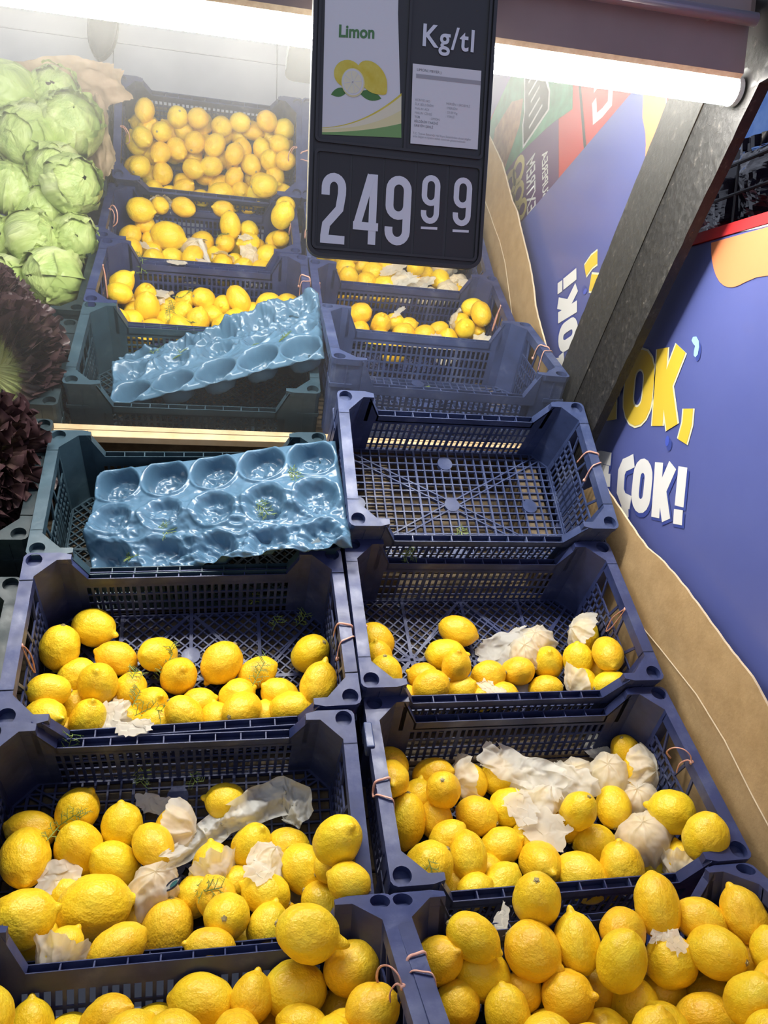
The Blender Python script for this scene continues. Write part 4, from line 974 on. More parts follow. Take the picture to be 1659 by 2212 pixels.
[0.4497,-0.5044,0.8446,-0.814,0.581,0.025,0.0376,0.0314,"","d",1446,1750],
[0.3202,-0.4736,0.8345,-0.216,0.397,-0.892,0.0356,0.0251,"","d",1248,1752],
[0.181,-0.4248,0.8106,-0.761,0.645,0.065,0.0335,0.0285,"","d",1028,1761],
[0.0717,-0.4281,0.8109,-0.088,-0.255,-0.963,0.0416,0.0293,"","d",877,1774],
[0.4491,-0.5915,0.8561,0.211,-0.107,0.972,0.0367,0.0297,"","d",1524,1807],
[0.4131,-0.5048,0.8058,0.847,-0.236,0.477,0.036,0.03,"w","d",1391,1807],
[0.1264,-0.4653,0.8013,0.702,0.009,0.713,0.0322,0.0259,"","d",969,1812],
[0.3533,-0.4737,0.7815,0.899,-0.302,0.318,0.0337,0.0276,"","d",1286,1820],
[0.209,-0.4669,0.7855,0.837,-0.252,0.486,0.0343,0.0277,"","d",1085,1826],
[0.1432,-0.5066,0.8008,0.016,0.629,0.777,0.035,0.0257,"","d",1012,1847],
[0.454,-0.5404,0.7871,-0.075,0.616,0.784,0.0317,0.0259,"p","d",1473,1858],
[0.2517,-0.5097,0.7815,0.075,-0.979,0.191,0.0403,0.0284,"","d",1169,1864],
[0.3564,-0.5447,0.7911,-0.122,0.19,0.974,0.0388,0.0314,"","d",1343,1869],
[0.0785,-0.5254,0.8001,-0.735,-0.024,-0.678,0.0385,0.0319,"","d",923,1874],
[0.2999,-0.535,0.7737,-0.766,0.597,0.238,0.043,0.0314,"","d",1253,1892],
[0.1852,-0.5332,0.772,0.713,0.36,0.602,0.0336,0.0261,"","d",1085,1908]],
'RD':[[0.3961,-0.6677,0.794,-0.774,0.632,0.044,0.0342,0.0264,"h","d",1511,1985],
[0.4442,-0.7414,0.799,-0.05,0.694,0.718,0.0311,0.0259,"h","d",1671,2059],
[0.4425,-0.7062,0.7575,0.239,0.534,0.811,0.0325,0.0276,"h","d",1616,2080],
[0.1879,-0.6656,0.7252,0.26,0.575,0.776,0.0276,0.0238,"h","d",1166,2129],
[0.4213,-0.7765,0.7883,0.241,0.548,0.801,0.0299,0.0254,"h","d",1676,2129],
[0.2577,-0.6681,0.713,0.257,0.571,0.78,0.0311,0.0272,"h","d",1280,2137],
[0.3433,-0.6834,0.7112,0.814,-0.033,0.581,0.0328,0.0279,"h","d",1429,2143],
[0.1549,-0.6846,0.7372,0.864,0.052,0.501,0.0268,0.0231,"h","d",1126,2143],
[0.4013,-0.6962,0.7109,0.863,-0.321,0.389,0.0328,0.0272,"h","d",1532,2148],
[0.4068,-0.7534,0.7111,0.853,-0.324,0.409,0.0324,0.0272,"h","d",1606,2227],
[0.1779,-0.7207,0.7114,0.911,-0.077,0.404,0.0318,0.0267,"h","d",1188,2232],
[0.4433,-0.6859,0.8109,-0.175,0.709,0.683,0.038,0.0267,"","d",1606,1972],
[0.289,-0.6705,0.7924,0.584,0.651,-0.484,0.0391,0.0275,"","d",1345,2010],
[0.0989,-0.6666,0.801,0.837,-0.398,-0.376,0.0361,0.0264,"","d",1026,2026],
[0.2289,-0.6687,0.7859,-0.021,0.648,0.762,0.0387,0.0272,"","d",1245,2029],
[0.3872,-0.7151,0.7877,-0.477,0.852,-0.219,0.0372,0.0292,"","d",1546,2054],
[0.1736,-0.6735,0.7793,0.669,-0.721,-0.178,0.0384,0.0332,"","d",1156,2056],
[0.056,-0.6654,0.7771,0.56,-0.494,0.665,0.0374,0.0263,"","d",947,2072],
[0.2636,-0.7141,0.7908,0.243,-0.041,0.969,0.0386,0.0284,"","d",1343,2072],
[0.3484,-0.6911,0.7603,0.853,-0.188,0.488,0.0351,0.0298,"","d",1454,2075],
[0.1121,-0.6696,0.7519,0.815,0.164,-0.555,0.0411,0.029,"","d",1045,2107],
[0.204,-0.7111,0.7484,0.737,-0.558,0.381,0.0345,0.0289,"","d",1232,2151],
[0.3787,-0.7934,0.7926,0.25,-0.446,0.86,0.0373,0.0263,"","d",1627,2156],
[0.0728,-0.6935,0.7395,0.569,0.435,0.698,0.0301,0.0264,"","d",988,2170],
[0.2974,-0.7007,0.7116,0.093,0.323,0.942,0.0362,0.0289,"","d",1372,2175],
[0.1261,-0.7143,0.7406,-0.164,0.423,0.891,0.0335,0.0264,"","d",1096,2186],
[0.3609,-0.745,0.7268,-0.851,0.486,-0.197,0.0384,0.027,"","d",1524,2200],
[0.3098,-0.7446,0.7205,-0.349,0.782,0.517,0.0314,0.0268,"","d",1438,2221],
[0.2388,-0.7308,0.7117,0.892,-0.11,0.438,0.0319,0.0267,"","d",1302,2232],
[0.1915,-0.6287,0.8117,0.2,0.294,-0.935,0.0424,0.0298,"t","d",1158,1948],
[0.3459,-0.6498,0.8073,0.054,0.595,0.802,0.0403,0.0284,"t","d",1419,1953],
[0.3024,-0.8455,0.758,0.858,0.195,0.476,0.035,0.028,"","f",1550,2325],
[0.3944,-0.8331,0.7272,0.045,0.448,-0.893,0.0336,0.0268,"","f",1692,2331],
[0.2268,-0.8642,0.7396,-0.379,0.887,0.265,0.0331,0.0265,"","f",1423,2419],
[0.1394,-0.7995,0.779,0.952,-0.156,-0.264,0.0332,0.0266,"","f",1192,2251],
[0.1537,-0.7622,0.7343,0.14,-0.938,0.316,0.0324,0.0259,"","f",1181,2265],
[0.2449,-0.8481,0.7797,0.036,0.997,-0.061,0.0316,0.0253,"","f",1448,2306],
[0.114,-0.8489,0.7263,-0.05,-0.803,0.594,0.033,0.0264,"","f",1176,2452],
[0.1896,-0.7916,0.7512,0.17,0.763,-0.624,0.0349,0.028,"","f",1276,2275],
[0.3406,-0.8149,0.742,-0.573,0.692,-0.44,0.0328,0.0262,"","f",1576,2289],
[0.0589,-0.7695,0.7387,0.14,-0.428,-0.893,0.0343,0.0275,"","f",1006,2295],
[0.1899,-0.8646,0.7814,0.388,0.873,-0.294,0.035,0.028,"","f",1359,2352],
[0.0576,-0.826,0.7218,0.627,-0.656,-0.421,0.0335,0.0268,"","f",1040,2433],
[0.4073,-0.8569,0.7875,0.566,0.194,0.801,0.0349,0.0279,"","f",1767,2261],
[0.1698,-0.854,0.7403,0.24,0.829,0.505,0.0322,0.0257,"","f",1298,2416],
[0.3044,-0.8233,0.7147,-0.068,0.988,0.136,0.0326,0.0261,"","f",1515,2362],
[0.2748,-0.7863,0.7266,0.765,0.424,0.485,0.0337,0.027,"","f",1422,2286],
[0.3634,-0.8417,0.7839,-0.314,-0.422,-0.85,0.0315,0.0252,"","f",1664,2253],
[0.2571,-0.8013,0.7721,0.229,0.224,0.947,0.0317,0.0254,"","f",1416,2235],
[0.0817,-0.8102,0.7703,-0.496,0.104,0.862,0.0348,0.0279,"","f",1085,2303],
[0.064,-0.8713,0.7734,0.327,0.92,-0.214,0.032,0.0256,"","f",1096,2424]]}
TAGC = dict(LB='crate below the tray', RB='crate below the empty one', LC='crate with the long film', RC='crate with most tissue', LD='front left crate', RD='front right crate')
WRAPDIR = [
 ('LB', 270, 1555, 190, 80, 1, 'cream paper wrapped around a lemon at the front of the crate below the tray'),
 ('RB', 1263, 1369, 150, 85, 0, 'tissue wrapper standing off a lemon near the far corner, crate below the empty one'),
 ('RB', 1258, 1474, 215, 85, 0, 'tissue wrapper around a front lemon in the crate below the empty one'),
 ('RB', 1132, 1413, None, 105, 0, 'tissue wrapper hiding a lemon amid the crate below the empty one'),
 ('RB', 1157, 1385, None, 110, 0, 'tissue wrapper behind the crumpled sheet, crate below the empty one'),
 ('LC', 376, 1789, -15, 95, 0, 'tissue wrapper around a lemon left of the long film'),
 ('LC', 458, 1864, -60, 85, 2, 'sheer wrapper around a lemon under the long film'),
 ('LC', 136, 2048, -100, 92, 0, 'tissue wrapper around the lemon at the front of the long film crate'),
 ('LC', 572, 1869, 60, 80, 0, 'tissue wrapper around a lemon in the middle of the long film crate'),
 ('LC', 332, 1916, None, 120, 0, 'tissue wrapper carrying the printed oval patch'),
 ('RC', 1015, 1685, 190, 88, 0, 'tissue wrapper on a lemon left of the long crumpled sheet'),
 ('RC', 1172, 1728, 60, 90, 0, 'tissue wrapper half over a lemon under the long crumpled sheet'),
 ('RC', 1378, 1666, 5, 85, 0, 'tissue wrapper on the right half of a lemon by the elastic band'),
 ('RC', 1473, 1858, 250, 95, 0, 'torn tissue wrapper around the lemon in the front corner, crate with most tissue'),
 ('RC', 1391, 1807, None, 125, 0, 'large tissue wrapper enclosing a lemon next to the cardboard'),
 ('RC', 1316, 1677, None, 125, 0, 'tissue wrapper enclosing a lemon below the clear film scrap'),
 ('RC', 1240, 1685, None, 125, 0, 'tissue wrapper enclosing a lemon beside the crumpled tissue'),
 ('RC', 1378, 1728, None, 120, 0, 'tissue wrapper between two big lemons by the elastic band'),
 ('RC', 1134, 1696, None, 120, 0, 'tissue wrapper under the long crumpled sheet'),
]

# a few lemons that stand out, by where they lie
SPECIAL = {('LC', 1305*.518, 1600+805*.518): ('big lemon with a long nose pointing right over the front crate rim', 6),
           ('LC', 400*.518, 1600+690*.518): ('largest lemon in the crate with the long film, blunt tip pointing right', 4),
           ('LC', 945*.518, 1600+732*.518): ('lemon showing its round stem end squarely, crate with the long film', 3),
           ('LB', 428*.482, 1150+427*.482): ('topmost lemon in the crate below the tray, nipple pointing right', 2),
           ('LB', 437*.482, 1150+675*.482): ('scarred lemon lying on top in the crate below the tray', 1),
           ('RD', 760+735*.542, 1560+715*.542): ('lemon perched on top of the front right heap, stem facing the viewer', 0),
           ('RD', 760+1215*.542, 1560+725*.542): ('tall upright lemon perched on the back of the front right heap', 5),
           ('RD', 760+895*.542, 1560+865*.542): ('pear shaped lemon with its nose up in the front right crate', 2),
           ('RC', 760+215*.542, 1560+395*.542): ('tall lemon standing stem up against the side of the tissue crate', 3)}
lemon_pos = {}
def put_lemon(cr_, rec, label, group, var):
    x, y, z, ax, ay, az, L, r, fl_, src, u, v = rec
    o_ = link('lemon', LM[var], None)
    q = Vector((0, 0, 1)).rotation_difference(Vector((ax, ay, az))) @ Quaternion((0, 0, 1), random.uniform(0, 6.28))
    o_.matrix_world = Matrix.Translation((x, y, z)) @ q.to_matrix().to_4x4() @ Matrix.Diagonal((r, r, L, 1))
    tag(o_, label, 'lemon', group)
    s_ = link('stem_button', STM, o_)
    return o_
for cr_, recs in LEMONS.items():
    for src in 'dmf':
        sub = [r for r in recs if r[9] == src]
        if not sub: continue
        if src == 'f':
            for r in sub: put_lemon(cr_, r, 'lemon buried under other lemons in the ' + TAGC[cr_], 'buried lemons in the ' + TAGC[cr_], random.choice((0,1,3,4,5)))
            continue
        sub.sort(key=lambda r: r[11]); nr = max(2, round(len(sub)/6.5)); per = math.ceil(len(sub)/nr)
        for ri in range(nr):
            row = sorted(sub[ri*per:(ri+1)*per], key=lambda r: r[10])
            for ci, r in enumerate(row):
                var = random.choice((0, 0, 1, 1, 2, 3, 3, 4, 5)); lab = None
                for (c2, su, sv), (l2, vv) in SPECIAL.items():
                    if c2 == cr_ and src == 'd' and abs(su-r[10]) < 3 and abs(sv-r[11]) < 3: lab, var = l2, vv
                if lab is None:
                    wr_ = 'tissue wrapped lemon' if r[8] in ('w', 'p') else 'lemon'
                    rw = ORD[ri] if ri else 'top'
                    lab = ('%s %s from left in %s row of the %s' % (wr_, ORD[ci], rw, TAGC[cr_])) if src == 'd' else ('lemon %s from left in %s mirrored row of the %s' % (ORD[ci], rw, TAGC[cr_]))
                put_lemon(cr_, r, lab, 'lemons in the ' + TAGC[cr_], var)
                lemon_pos[(cr_, r[10], r[11])] = r

# ------------------------------------------------------------------ tissue paper, wrappers, film
CAMP = Vector((-.2051, -1.448, 1.437)); CR, CU = Vector((.978,-.206,.046)), Vector((-.012,.163,.986))
def wrap(rec, ang, cover, mat, label, seed, flare=.010):
    c = Vector(rec[:3]); ax = Vector(rec[3:6]); L, r = rec[6], rec[7]
    vw = (CAMP-c).normalized(); rt = (CR - vw*CR.dot(vw)).normalized(); up = vw.cross(rt)
    if ang is None: d = (vw*.8 + up*.6).normalized()
    else: d = (rt*math.cos(R_(ang)) + up*math.sin(R_(ang)) + vw*.45).normalized()
    e1 = d.orthogonal().normalized(); e2 = d.cross(e1); mb = MB()
    def fn(u, v):
        a = 2*math.pi*u; jag = 1 + .22*nz((math.cos(a)*2.2, math.sin(a)*2.2, 1), 1, seed) + .10*nz((math.cos(a)*7, math.sin(a)*7, 2), 1, seed)
        th = R_(cover)*v*jag
        q = d*math.cos(th) + (e1*math.cos(a) + e2*math.sin(a))*math.sin(th)
        k = q.dot(ax); rad = 1/math.sqrt((k/L)**2 + (1-k*k)/(r*r))
        pl_ = 1-abs(math.sin(a*3.5 + 2.2*nz((v*1.5, a*.5, 0), 1, seed) + seed)); rad *= 1.035; rad += .0042*pl_**1.6*(.35+v) + .0022*nz(q, 2.2, seed+6) + .0008*crum(q, 2.8, seed+2) + .0012
        fl_ = max(0, (v-.72)/.28); rad += flare*fl_**1.5*(.7 + .6*nz((a*1.4, v, 0), 1, seed+4))
        return c + q*rad
    mb.grid(96, 26, fn, closeu=True)
    return tag(mb.build('tissue_wrapper', mat, None, True), label, 'tissue paper', 'tissue wrappers around lemons')
for k, (cr_, u, v, ang, cover, mt, label) in enumerate(WRAPDIR):
    rec = min(LEMONS[cr_], key=lambda r: (r[10]-u)**2 + (r[11]-v)**2 + (0 if r[9] == 'd' else 1e6))
    wrap(rec, ang, cover, (M_PAPER, M_PAPER2, M_FILM)[mt], label, k+1)
def sheet(pos, wd, ht, rot_, mat, label, seed, amp=.010, tilt=0.3, name='tissue_sheet', bow=0.0, nrm=None):
    """a crumpled loose sheet; lies facing up and a little to the viewer"""
    c = Vector(pos); vw = (CAMP-c).normalized(); nn = (vw*(1-tilt) + Vector((0, 0, 1))*tilt).normalized() if nrm is None else nrm
    rt = (CR - nn*CR.dot(nn)).normalized(); up = nn.cross(rt)
    ca, sa = math.cos(R_(rot_)), math.sin(R_(rot_)); ex, ey = rt*ca + up*sa, up*ca - rt*sa; mb = MB()
    def fn(u, v):
        a, b = (u-.5), (v-.5)
        je = 1 + .16*nz((a*6, b*6, 3), 1, seed)
        x, y = a*wd*je, b*ht*je
        x += .006*nz((a*5, b*5, 8), 1, seed); y += .006*nz((a*5, b*5, 9), 1, seed)
        h = amp*.8*crum((a*wd, b*ht, 0), 13, seed) + amp*.22*crum((a*wd, b*ht, 1), 34, seed+1) - bow*(a*a+b*b)*4
        return c + ex*x + ey*y + nn*h
    mb.grid(46, 36, fn, keep=lambda u, v: abs(u-.5)+abs(v-.5) < .80 + .14*nz((u*9, v*9, 0), 1, seed))
    return tag(mb.build(name, mat, None, True), label, 'tissue paper', 'loose tissue sheets on the lemons')
SH = {"rb_sheet":[0.306,-0.1899,0.9871],"rb_strip":[0.3144,-0.2385,0.9365],"rb_thin":[0.241,-0.2973,0.9561],"lb_sheet":[-0.3506,-0.3055,0.9372],"lb_flap":[-0.3134,-0.3819,0.9557],"rc_sheet":[0.261,-0.4022,0.865],"rc_tan":[0.2674,-0.4763,0.8162],"rc_tan2":[0.2395,-0.4526,0.8338],"rc_clear":[0.4226,-0.3218,0.8574],"lc_flap":[-0.398,-0.4786,0.803],"lc_small":[-0.0953,-0.4818,0.7433],"lc_small2":[-0.1457,-0.5208,0.8141],"lc_tissue":[-0.2864,-0.3719,0.8314],"rd_strip":[0.1453,-0.6321,0.7953],"rd_small":[0.3432,-0.6974,0.7941],"rd_small2":[0.3313,-0.6835,0.7923],"rc_mid":[0.3351,-0.4193,0.8501]}
sheet(SH['rb_sheet'], .115, .060, 18, M_PAPER, 'crumpled tissue sheet on the floor of the crate below the empty one', 21, .012)
sheet(SH['rb_strip'], .030, .050, 10, M_PAPER, 'upright tissue flap between lemons of the crate below the empty one', 22, .005)
sheet(SH['rb_thin'], .020, .050, 50, M_PAPER, 'thin tissue strip at the front of the crate below the empty one', 23, .004)
sheet(SH['lb_sheet'], .036, .050, 20, M_PAPER2, 'cream paper standing between lemons in the crate below the tray', 24, .004)
sheet(SH['lb_flap'], .046, .022, 12, M_PAPER2, 'cream paper flap at the front rim of the crate below the tray', 25, .003)
sheet(SH['rc_sheet'], .135, .052, -26, M_PAPER, 'long crumpled tissue sheet at the back of the crate with most tissue', 26, .012)
sheet(SH['rc_mid'], .080, .050, -30, M_PAPER, 'crumpled tissue lying beside wrapped lemons in the crate with most tissue', 27, .012)
sheet(SH['rc_tan'], .072, .052, -28, M_PAPER2, 'flat cream paper lying across lemons in the crate with most tissue', 28, .0025)
sheet(SH['rc_tan2'], .040, .050, 30, M_PAPER, 'white paper corner above the cream paper in the crate with most tissue', 29, .003)
sheet(SH['rc_clear'], .036, .040, 40, M_FILM, 'clear film scrap at the back of the crate with most tissue', 30, .006)
sheet(SH['lc_flap'], .055, .036, 25, M_PAPER, 'tissue flap under lemons near the side of the crate with the long film', 31, .005)
sheet(SH['lc_small'], .022, .028, 40, M_PAPER, 'small tissue scrap beside the long nosed lemon', 32, .004)
sheet(SH['lc_small2'], .034, .026, -20, M_PAPER, 'tissue scrap in the middle of the crate with the long film', 33, .005)
sheet(SH['lc_tissue'], .055, .030, -8, M_FILM, 'sheer tissue scrap at the back of the crate with the long film', 34, .005)
sheet(SH['rd_strip'], .014, .036, -20, M_PAPER, 'narrow tissue strip at the back of the front right crate', 35, .002)
sheet(SH['rd_small'], .022, .026, 20, M_PAPER, 'small white paper scrap on a lemon in the front right crate', 36, .003)
sheet(SH['rd_small2'], .026, .014, 20, M_PAPER, 'tiny paper scrap beside the upright lemon in the front right crate', 37, .003)
# the long twisted film
FP = [Vector(p) for p in [[-0.267,-0.5009,0.8239],[-0.2418,-0.4342,0.7948],[-0.2173,-0.4208,0.8053],[-0.192,-0.4054,0.8173],[-0.167,-0.423,0.8419],[-0.1393,-0.3872,0.8316],[-0.1053,-0.3797,0.8374],[-0.0856,-0.3901,0.8293],[-0.0724,-0.4107,0.8133]]]
def film():
    mb = MB(); n = len(FP); seed = 41
    W_ = [.024,.030,.038,.040,.042,.048,.058,.056,.034]
    def fn(u, v):
        t = u*(n-1); i = min(int(t), n-2); f_ = t-i; f_s = f_*f_*(3-2*f_)
        p = FP[i].lerp(FP[i+1], f_); wd = W_[i]*(1-f_s) + W_[i+1]*f_s
        tg = (FP[min(i+1, n-1)] - FP[max(i-1, 0)]).normalized(); vw = (CAMP-p).normalized()
        sd = tg.cross(vw).normalized(); nn = sd.cross(tg)
        b = v-.5; je = 1 + .2*nz((u*9, (1 if v > .5 else -1), 3), 1, seed)
        h = .006*math.cos(b*9 + 2*nz((u*4, 0, 1), 1, seed)) + .0045*crum((u*.30, b*.05, 0), 36, seed) + .0022*crum((u*.30, b*.06, 2), 90, seed+2)
        return p + sd*b*wd*je + nn*(h + .006)
    mb.grid(120, 26, fn)
    return tag(mb.build('plastic_film', M_FILM, None, True), 'long twisted white film lying across the lemons', 'plastic film')
film()
# stamp printed on the wrapper in front of the film
def stamp():
    rec = min(LEMONS['LC'], key=lambda r: (r[10]-640*.518)**2 + (r[11]-1600-610*.518)**2); c = Vector(rec[:3]); L, r = rec[6], rec[7]
    vw = (CAMP-c).normalized(); rt = (CR - vw*CR.dot(vw)).normalized(); up = vw.cross(rt); mb = MB(); mb2 = MB()
    p = Vector([-0.2548,-0.5114,0.7986])
    n_ = (CAMP-p).normalized(); rt = (CR - n_*CR.dot(n_)).normalized(); up = n_.cross(rt); ca, sa = math.cos(.45), math.sin(.45); ex, ey = rt*ca+up*sa, up*ca-rt*sa
    root = empty('paper_stamp', Matrix.Identity(4)); tag(root, 'small black and teal oval printed patch on the tissue wrapper', 'paper patch')
    cv = lambda u, v, o_: p + ex*u + ey*v + n_*(.0008+o_)
    mb.poly([cv(*q, 0) for q in leaf((-.0135, -.003), (.0135, .004), .36)]).build('dark_oval', M_P_BLACK, root)
    mb2.poly([cv(*q, .0005) for q in leaf((-.0105, -.002), (.0105, .0032), .26)]).build('pale_oval', M_PAPER, root)
    MB().poly([cv(*q, .0010) for q in leaf((-.0045, -.0015), (.008, .0025), .36)]).build('teal_oval', plain('ink_teal', (.03,.14,.14), .5), root)
stamp()

# ------------------------------------------------------------------ dill sprigs
def sprig(pts, label, seed):
    rnd = random.Random(seed); mb = MB(); P = [Vector(p) for p in pts]
    if (P[-1]-P[0]).length < .008: return
    # keep the sprig lying together: limit jumps in depth
    for i in range(1, len(P)):
        d = P[i]-P[i-1]
        if d.length > .035: P[i] = P[i-1] + d.normalized()*.035
    mb.tube(P, .0007, 5)
    for i in range(len(P)-1):
        for k in range(5):
            t = (k+.5)/5; b = P[i].lerp(P[i+1], t); vw = (CAMP-b).normalized(); d = (P[i+1]-P[i]).normalized(); s_ = d.cross(vw).normalized()*(1 if k % 2 else -1)
            e = b + (s_ + d*.7).normalized()*rnd.uniform(.008, .016) + vw*.002
            mb.tube([b, b.lerp(e, .5) + vw*.002, e], .00045, 4)
            for q in range(4):
                m_ = b.lerp(e, .35+.2*q); mb.tube([m_, m_ + (d*rnd.uniform(-1, 1) + s_*rnd.uniform(.2, 1)).normalized()*rnd.uniform(.004, .008)], .00035, 4)
    tag(mb.build('dill_sprig', M_DILL), label, 'dill sprig', 'dill sprigs scattered over the crates')
DILL = [[[-0.4028,-0.3764,0.9237],[-0.3948,-0.3857,0.9481],[-0.4019,-0.3267,0.9349]],[[-0.295,-0.2087,0.9549],[-0.2765,-0.2548,0.9949],[-0.2717,-0.2153,1.0033],[-0.2768,-0.214,1.0146]],[[-0.1467,-0.2659,0.9644],[-0.1368,-0.2512,0.9776],[-0.1278,-0.2408,0.9928],[-0.1126,-0.1811,0.9803]],[[-0.3216,-0.3009,0.9375],[-0.3021,-0.2963,0.9456],[-0.2808,-0.3139,0.9487]],[[-0.3262,-0.288,0.9468],[-0.321,-0.2719,0.9546],[-0.3173,-0.2613,0.9613]],[[-0.3292,-0.2572,0.9788],[-0.3257,-0.2442,0.985],[-0.3255,-0.1881,0.9716]],[[-0.4168,-0.4501,0.8352],[-0.4062,-0.4154,0.8365],[-0.3876,-0.4199,0.8512],[-0.3789,-0.4194,0.847]],[[-0.3112,-0.3432,0.8809],[-0.3059,-0.3314,0.8562],[-0.3084,-0.3396,0.8498]],[[0.1137,-0.139,1.1496],[0.1256,-0.143,1.1463],[0.1366,-0.1387,1.1495]],[[-0.1056,-0.1182,1.0325],[-0.0982,-0.1295,1.0232]],[[0.0725,-0.5478,0.8284],[0.0766,-0.559,0.8122],[0.0916,-0.5379,0.7659]],[[-0.0662,-0.1341,1.0198],[-0.0531,-0.1234,1.0289],[-0.0482,-0.1137,1.037]],[[-0.2246,-0.4999,0.7877],[-0.2124,-0.5333,0.7999],[-0.1924,-0.5312,0.8029]],[[0.2466,-0.0351,1.1771],[0.2547,-0.0402,1.1708],[0.2575,-0.048,1.1615]],[[-0.1431,-0.1286,1.0777],[-0.1363,-0.1103,1.0559]],[[-0.2395,-0.3319,0.856],[-0.2291,-0.3437,0.8468]]]
DL = ['dill sprig hanging over the front rim of the crate below the tray', 'thin dill stalk curling between two lemons in the crate below the tray', 'curled dill sprig lying on the small lemon in the crate below the tray', 'dill sprig on lemons at the front of the crate below the tray', 'green dill clump between lemons near the cream paper', 'dill tuft on the nippled lemon in the crate below the tray', 'dill sprig over lemons at the side of the crate with the long film', 'dill shred hanging on the wall above the crate with the long film', 'dill clump on the floor just below the empty crate', 'dill shred on the floor near the side of the crate below the tray', 'dill tangle in the corner of the crate with most tissue', 'dill shred by the far corner of the crate below the tray', 'dill shred under the lemon showing its stem end', 'dill sprig on the floor of the empty crate', 'dill shred on the back wall of the crate below the tray', 'dill shred on the dark wall of the crate with the long film']
for k, p in enumerate(DILL): sprig(p, DL[k], k+3)
for k, p in enumerate(TRAY_DILL): sprig(p, ('dill shred in a middle cup of the blue tray', 'dill shred near the centre of the blue tray', 'dill shred on the lower corner of the blue tray', 'dill shred beside an upper cup of the blue tray')[k], k+40)

# ------------------------------------------------------------------ elastic bands tied to the crate rims
def smooth(P, closed=False, n=5):
    o_ = []; k = len(P)
    for i in range(k if closed else k-1):
        g = lambda j: P[j % k] if closed else P[max(0, min(k-1, j))]
        a, b, c, d = g(i-1), g(i), g(i+1), g(i+2)
        for q in range(n):
            t = q/n; o_.append(.5*((2*b) + (c-a)*t + (2*a-5*b+4*c-d)*t*t + (3*b-a-3*c+d)*t**3))
    if not closed: o_.append(P[-1])
    return o_
def band(cr_, side, y, drop, label, kind=0):
    x, yy, z, yaw, pit, rol = CP[cr_]; rv = Vector((pit, rol, yaw)); L = Matrix.Rotation(rv.length, 4, rv.normalized()) if rv.length > 1e-6 else Matrix.Identity(4)
    T = DECK @ Matrix.Translation((x, yy, z)) @ L; mb = MB(); s_ = side
    def V(*p): return [Vector((s_*q[0], y+q[1], q[2])) for q in p]
    if kind == 0:       # knotted to the rim, hangs down inside as a long loop
        pts = V((.2262,0,-.004), (.2225,.004,-.020), (.2215,.008,-drop*.6), (.2225,.004,-drop), (.2232,-.001,-drop*.75), (.2240,-.002,-drop*.4))
        mb.tube(smooth(pts, True), .0017, 6, True, .55)
    elif kind == 1:     # springs up in an arc over the inside of the rim
        pts = V((.2262,0,-.002), (.2215,.004,.010), (.2130,.012,.014), (.2060,.022,.004), (.2070,.030,-.018), (.2180,.028,-.032))
        mb.tube(smooth(pts), .0014, 6, False, .7); mb.tube(smooth(V((.2262,0,-.002), (.2200,.003,.000), (.2150,.006,-.014), (.2190,.006,-.036))), .0014, 6, False, .7)
    else:               # wound once around the rim, ends hanging inside
        pts = V((.2225,-.018,-.034), (.2228,-.013,-.010), (.2262,-.009,.0022), (.2350,-.005,.0028), (.2455,0,.0008), (.2472,.006,-.014), (.2468,.014,-.016), (.2455,.018,.0008), (.2350,.021,.0028), (.2258,.023,.0022), (.2225,.026,-.012), (.2225,.028,-.042))
        mb.tube(smooth(pts), .0017, 6, False, .6)
    k_ = pts[0]; mb.disc((k_[0], k_[1], k_[2]-.002), .0028, 8, k_[2]+.003)
    o_ = mb.build('elastic_band', M_BAND, None, True); o_.matrix_world = T
    tag(o_, label, 'elastic band', 'pink elastic bands tied to crate rims')
band('LB', -1, -.02, .085, 'pink elastic band inside the far left rim of the crate below the tray')
band('LB', 1, -.03, .075, 'pink elastic band on the inner rim of the crate below the tray', 2)
band('RB', -1, -.035, .10, 'pink elastic band hanging between the two middle lemon crates')
band('RB', 1, -.005, .075, 'pink elastic band hanging by the cardboard in the crate below the empty one')
band('RC', 1, .005, .06, 'pink elastic band arching by the cardboard in the crate with most tissue', 1)
band('RC', -1, -.02, .06, 'pink elastic band wound around the rim of the crate with most tissue', 2)
band('RA', 1, .0, .05, 'pink elastic band wound on the rim of the empty crate', 2)
band('LC', 1, -.01, .03, 'short pink elastic band on the rim of the crate with the long film', 0)
band('LD', 1, .00, .06, 'pink elastic band arching over lemons on the front left crate rim', 1)
band('RD', -1, .015, .06, 'pink elastic band wound around the front right crate rim', 2)
band('LC', -1, .0, .06, 'pink elastic band on the lettuce side of the crate with the long film', 1)
band('LD', -1, .0, .06, 'pink elastic band on the lettuce side of the front left crate', 1)

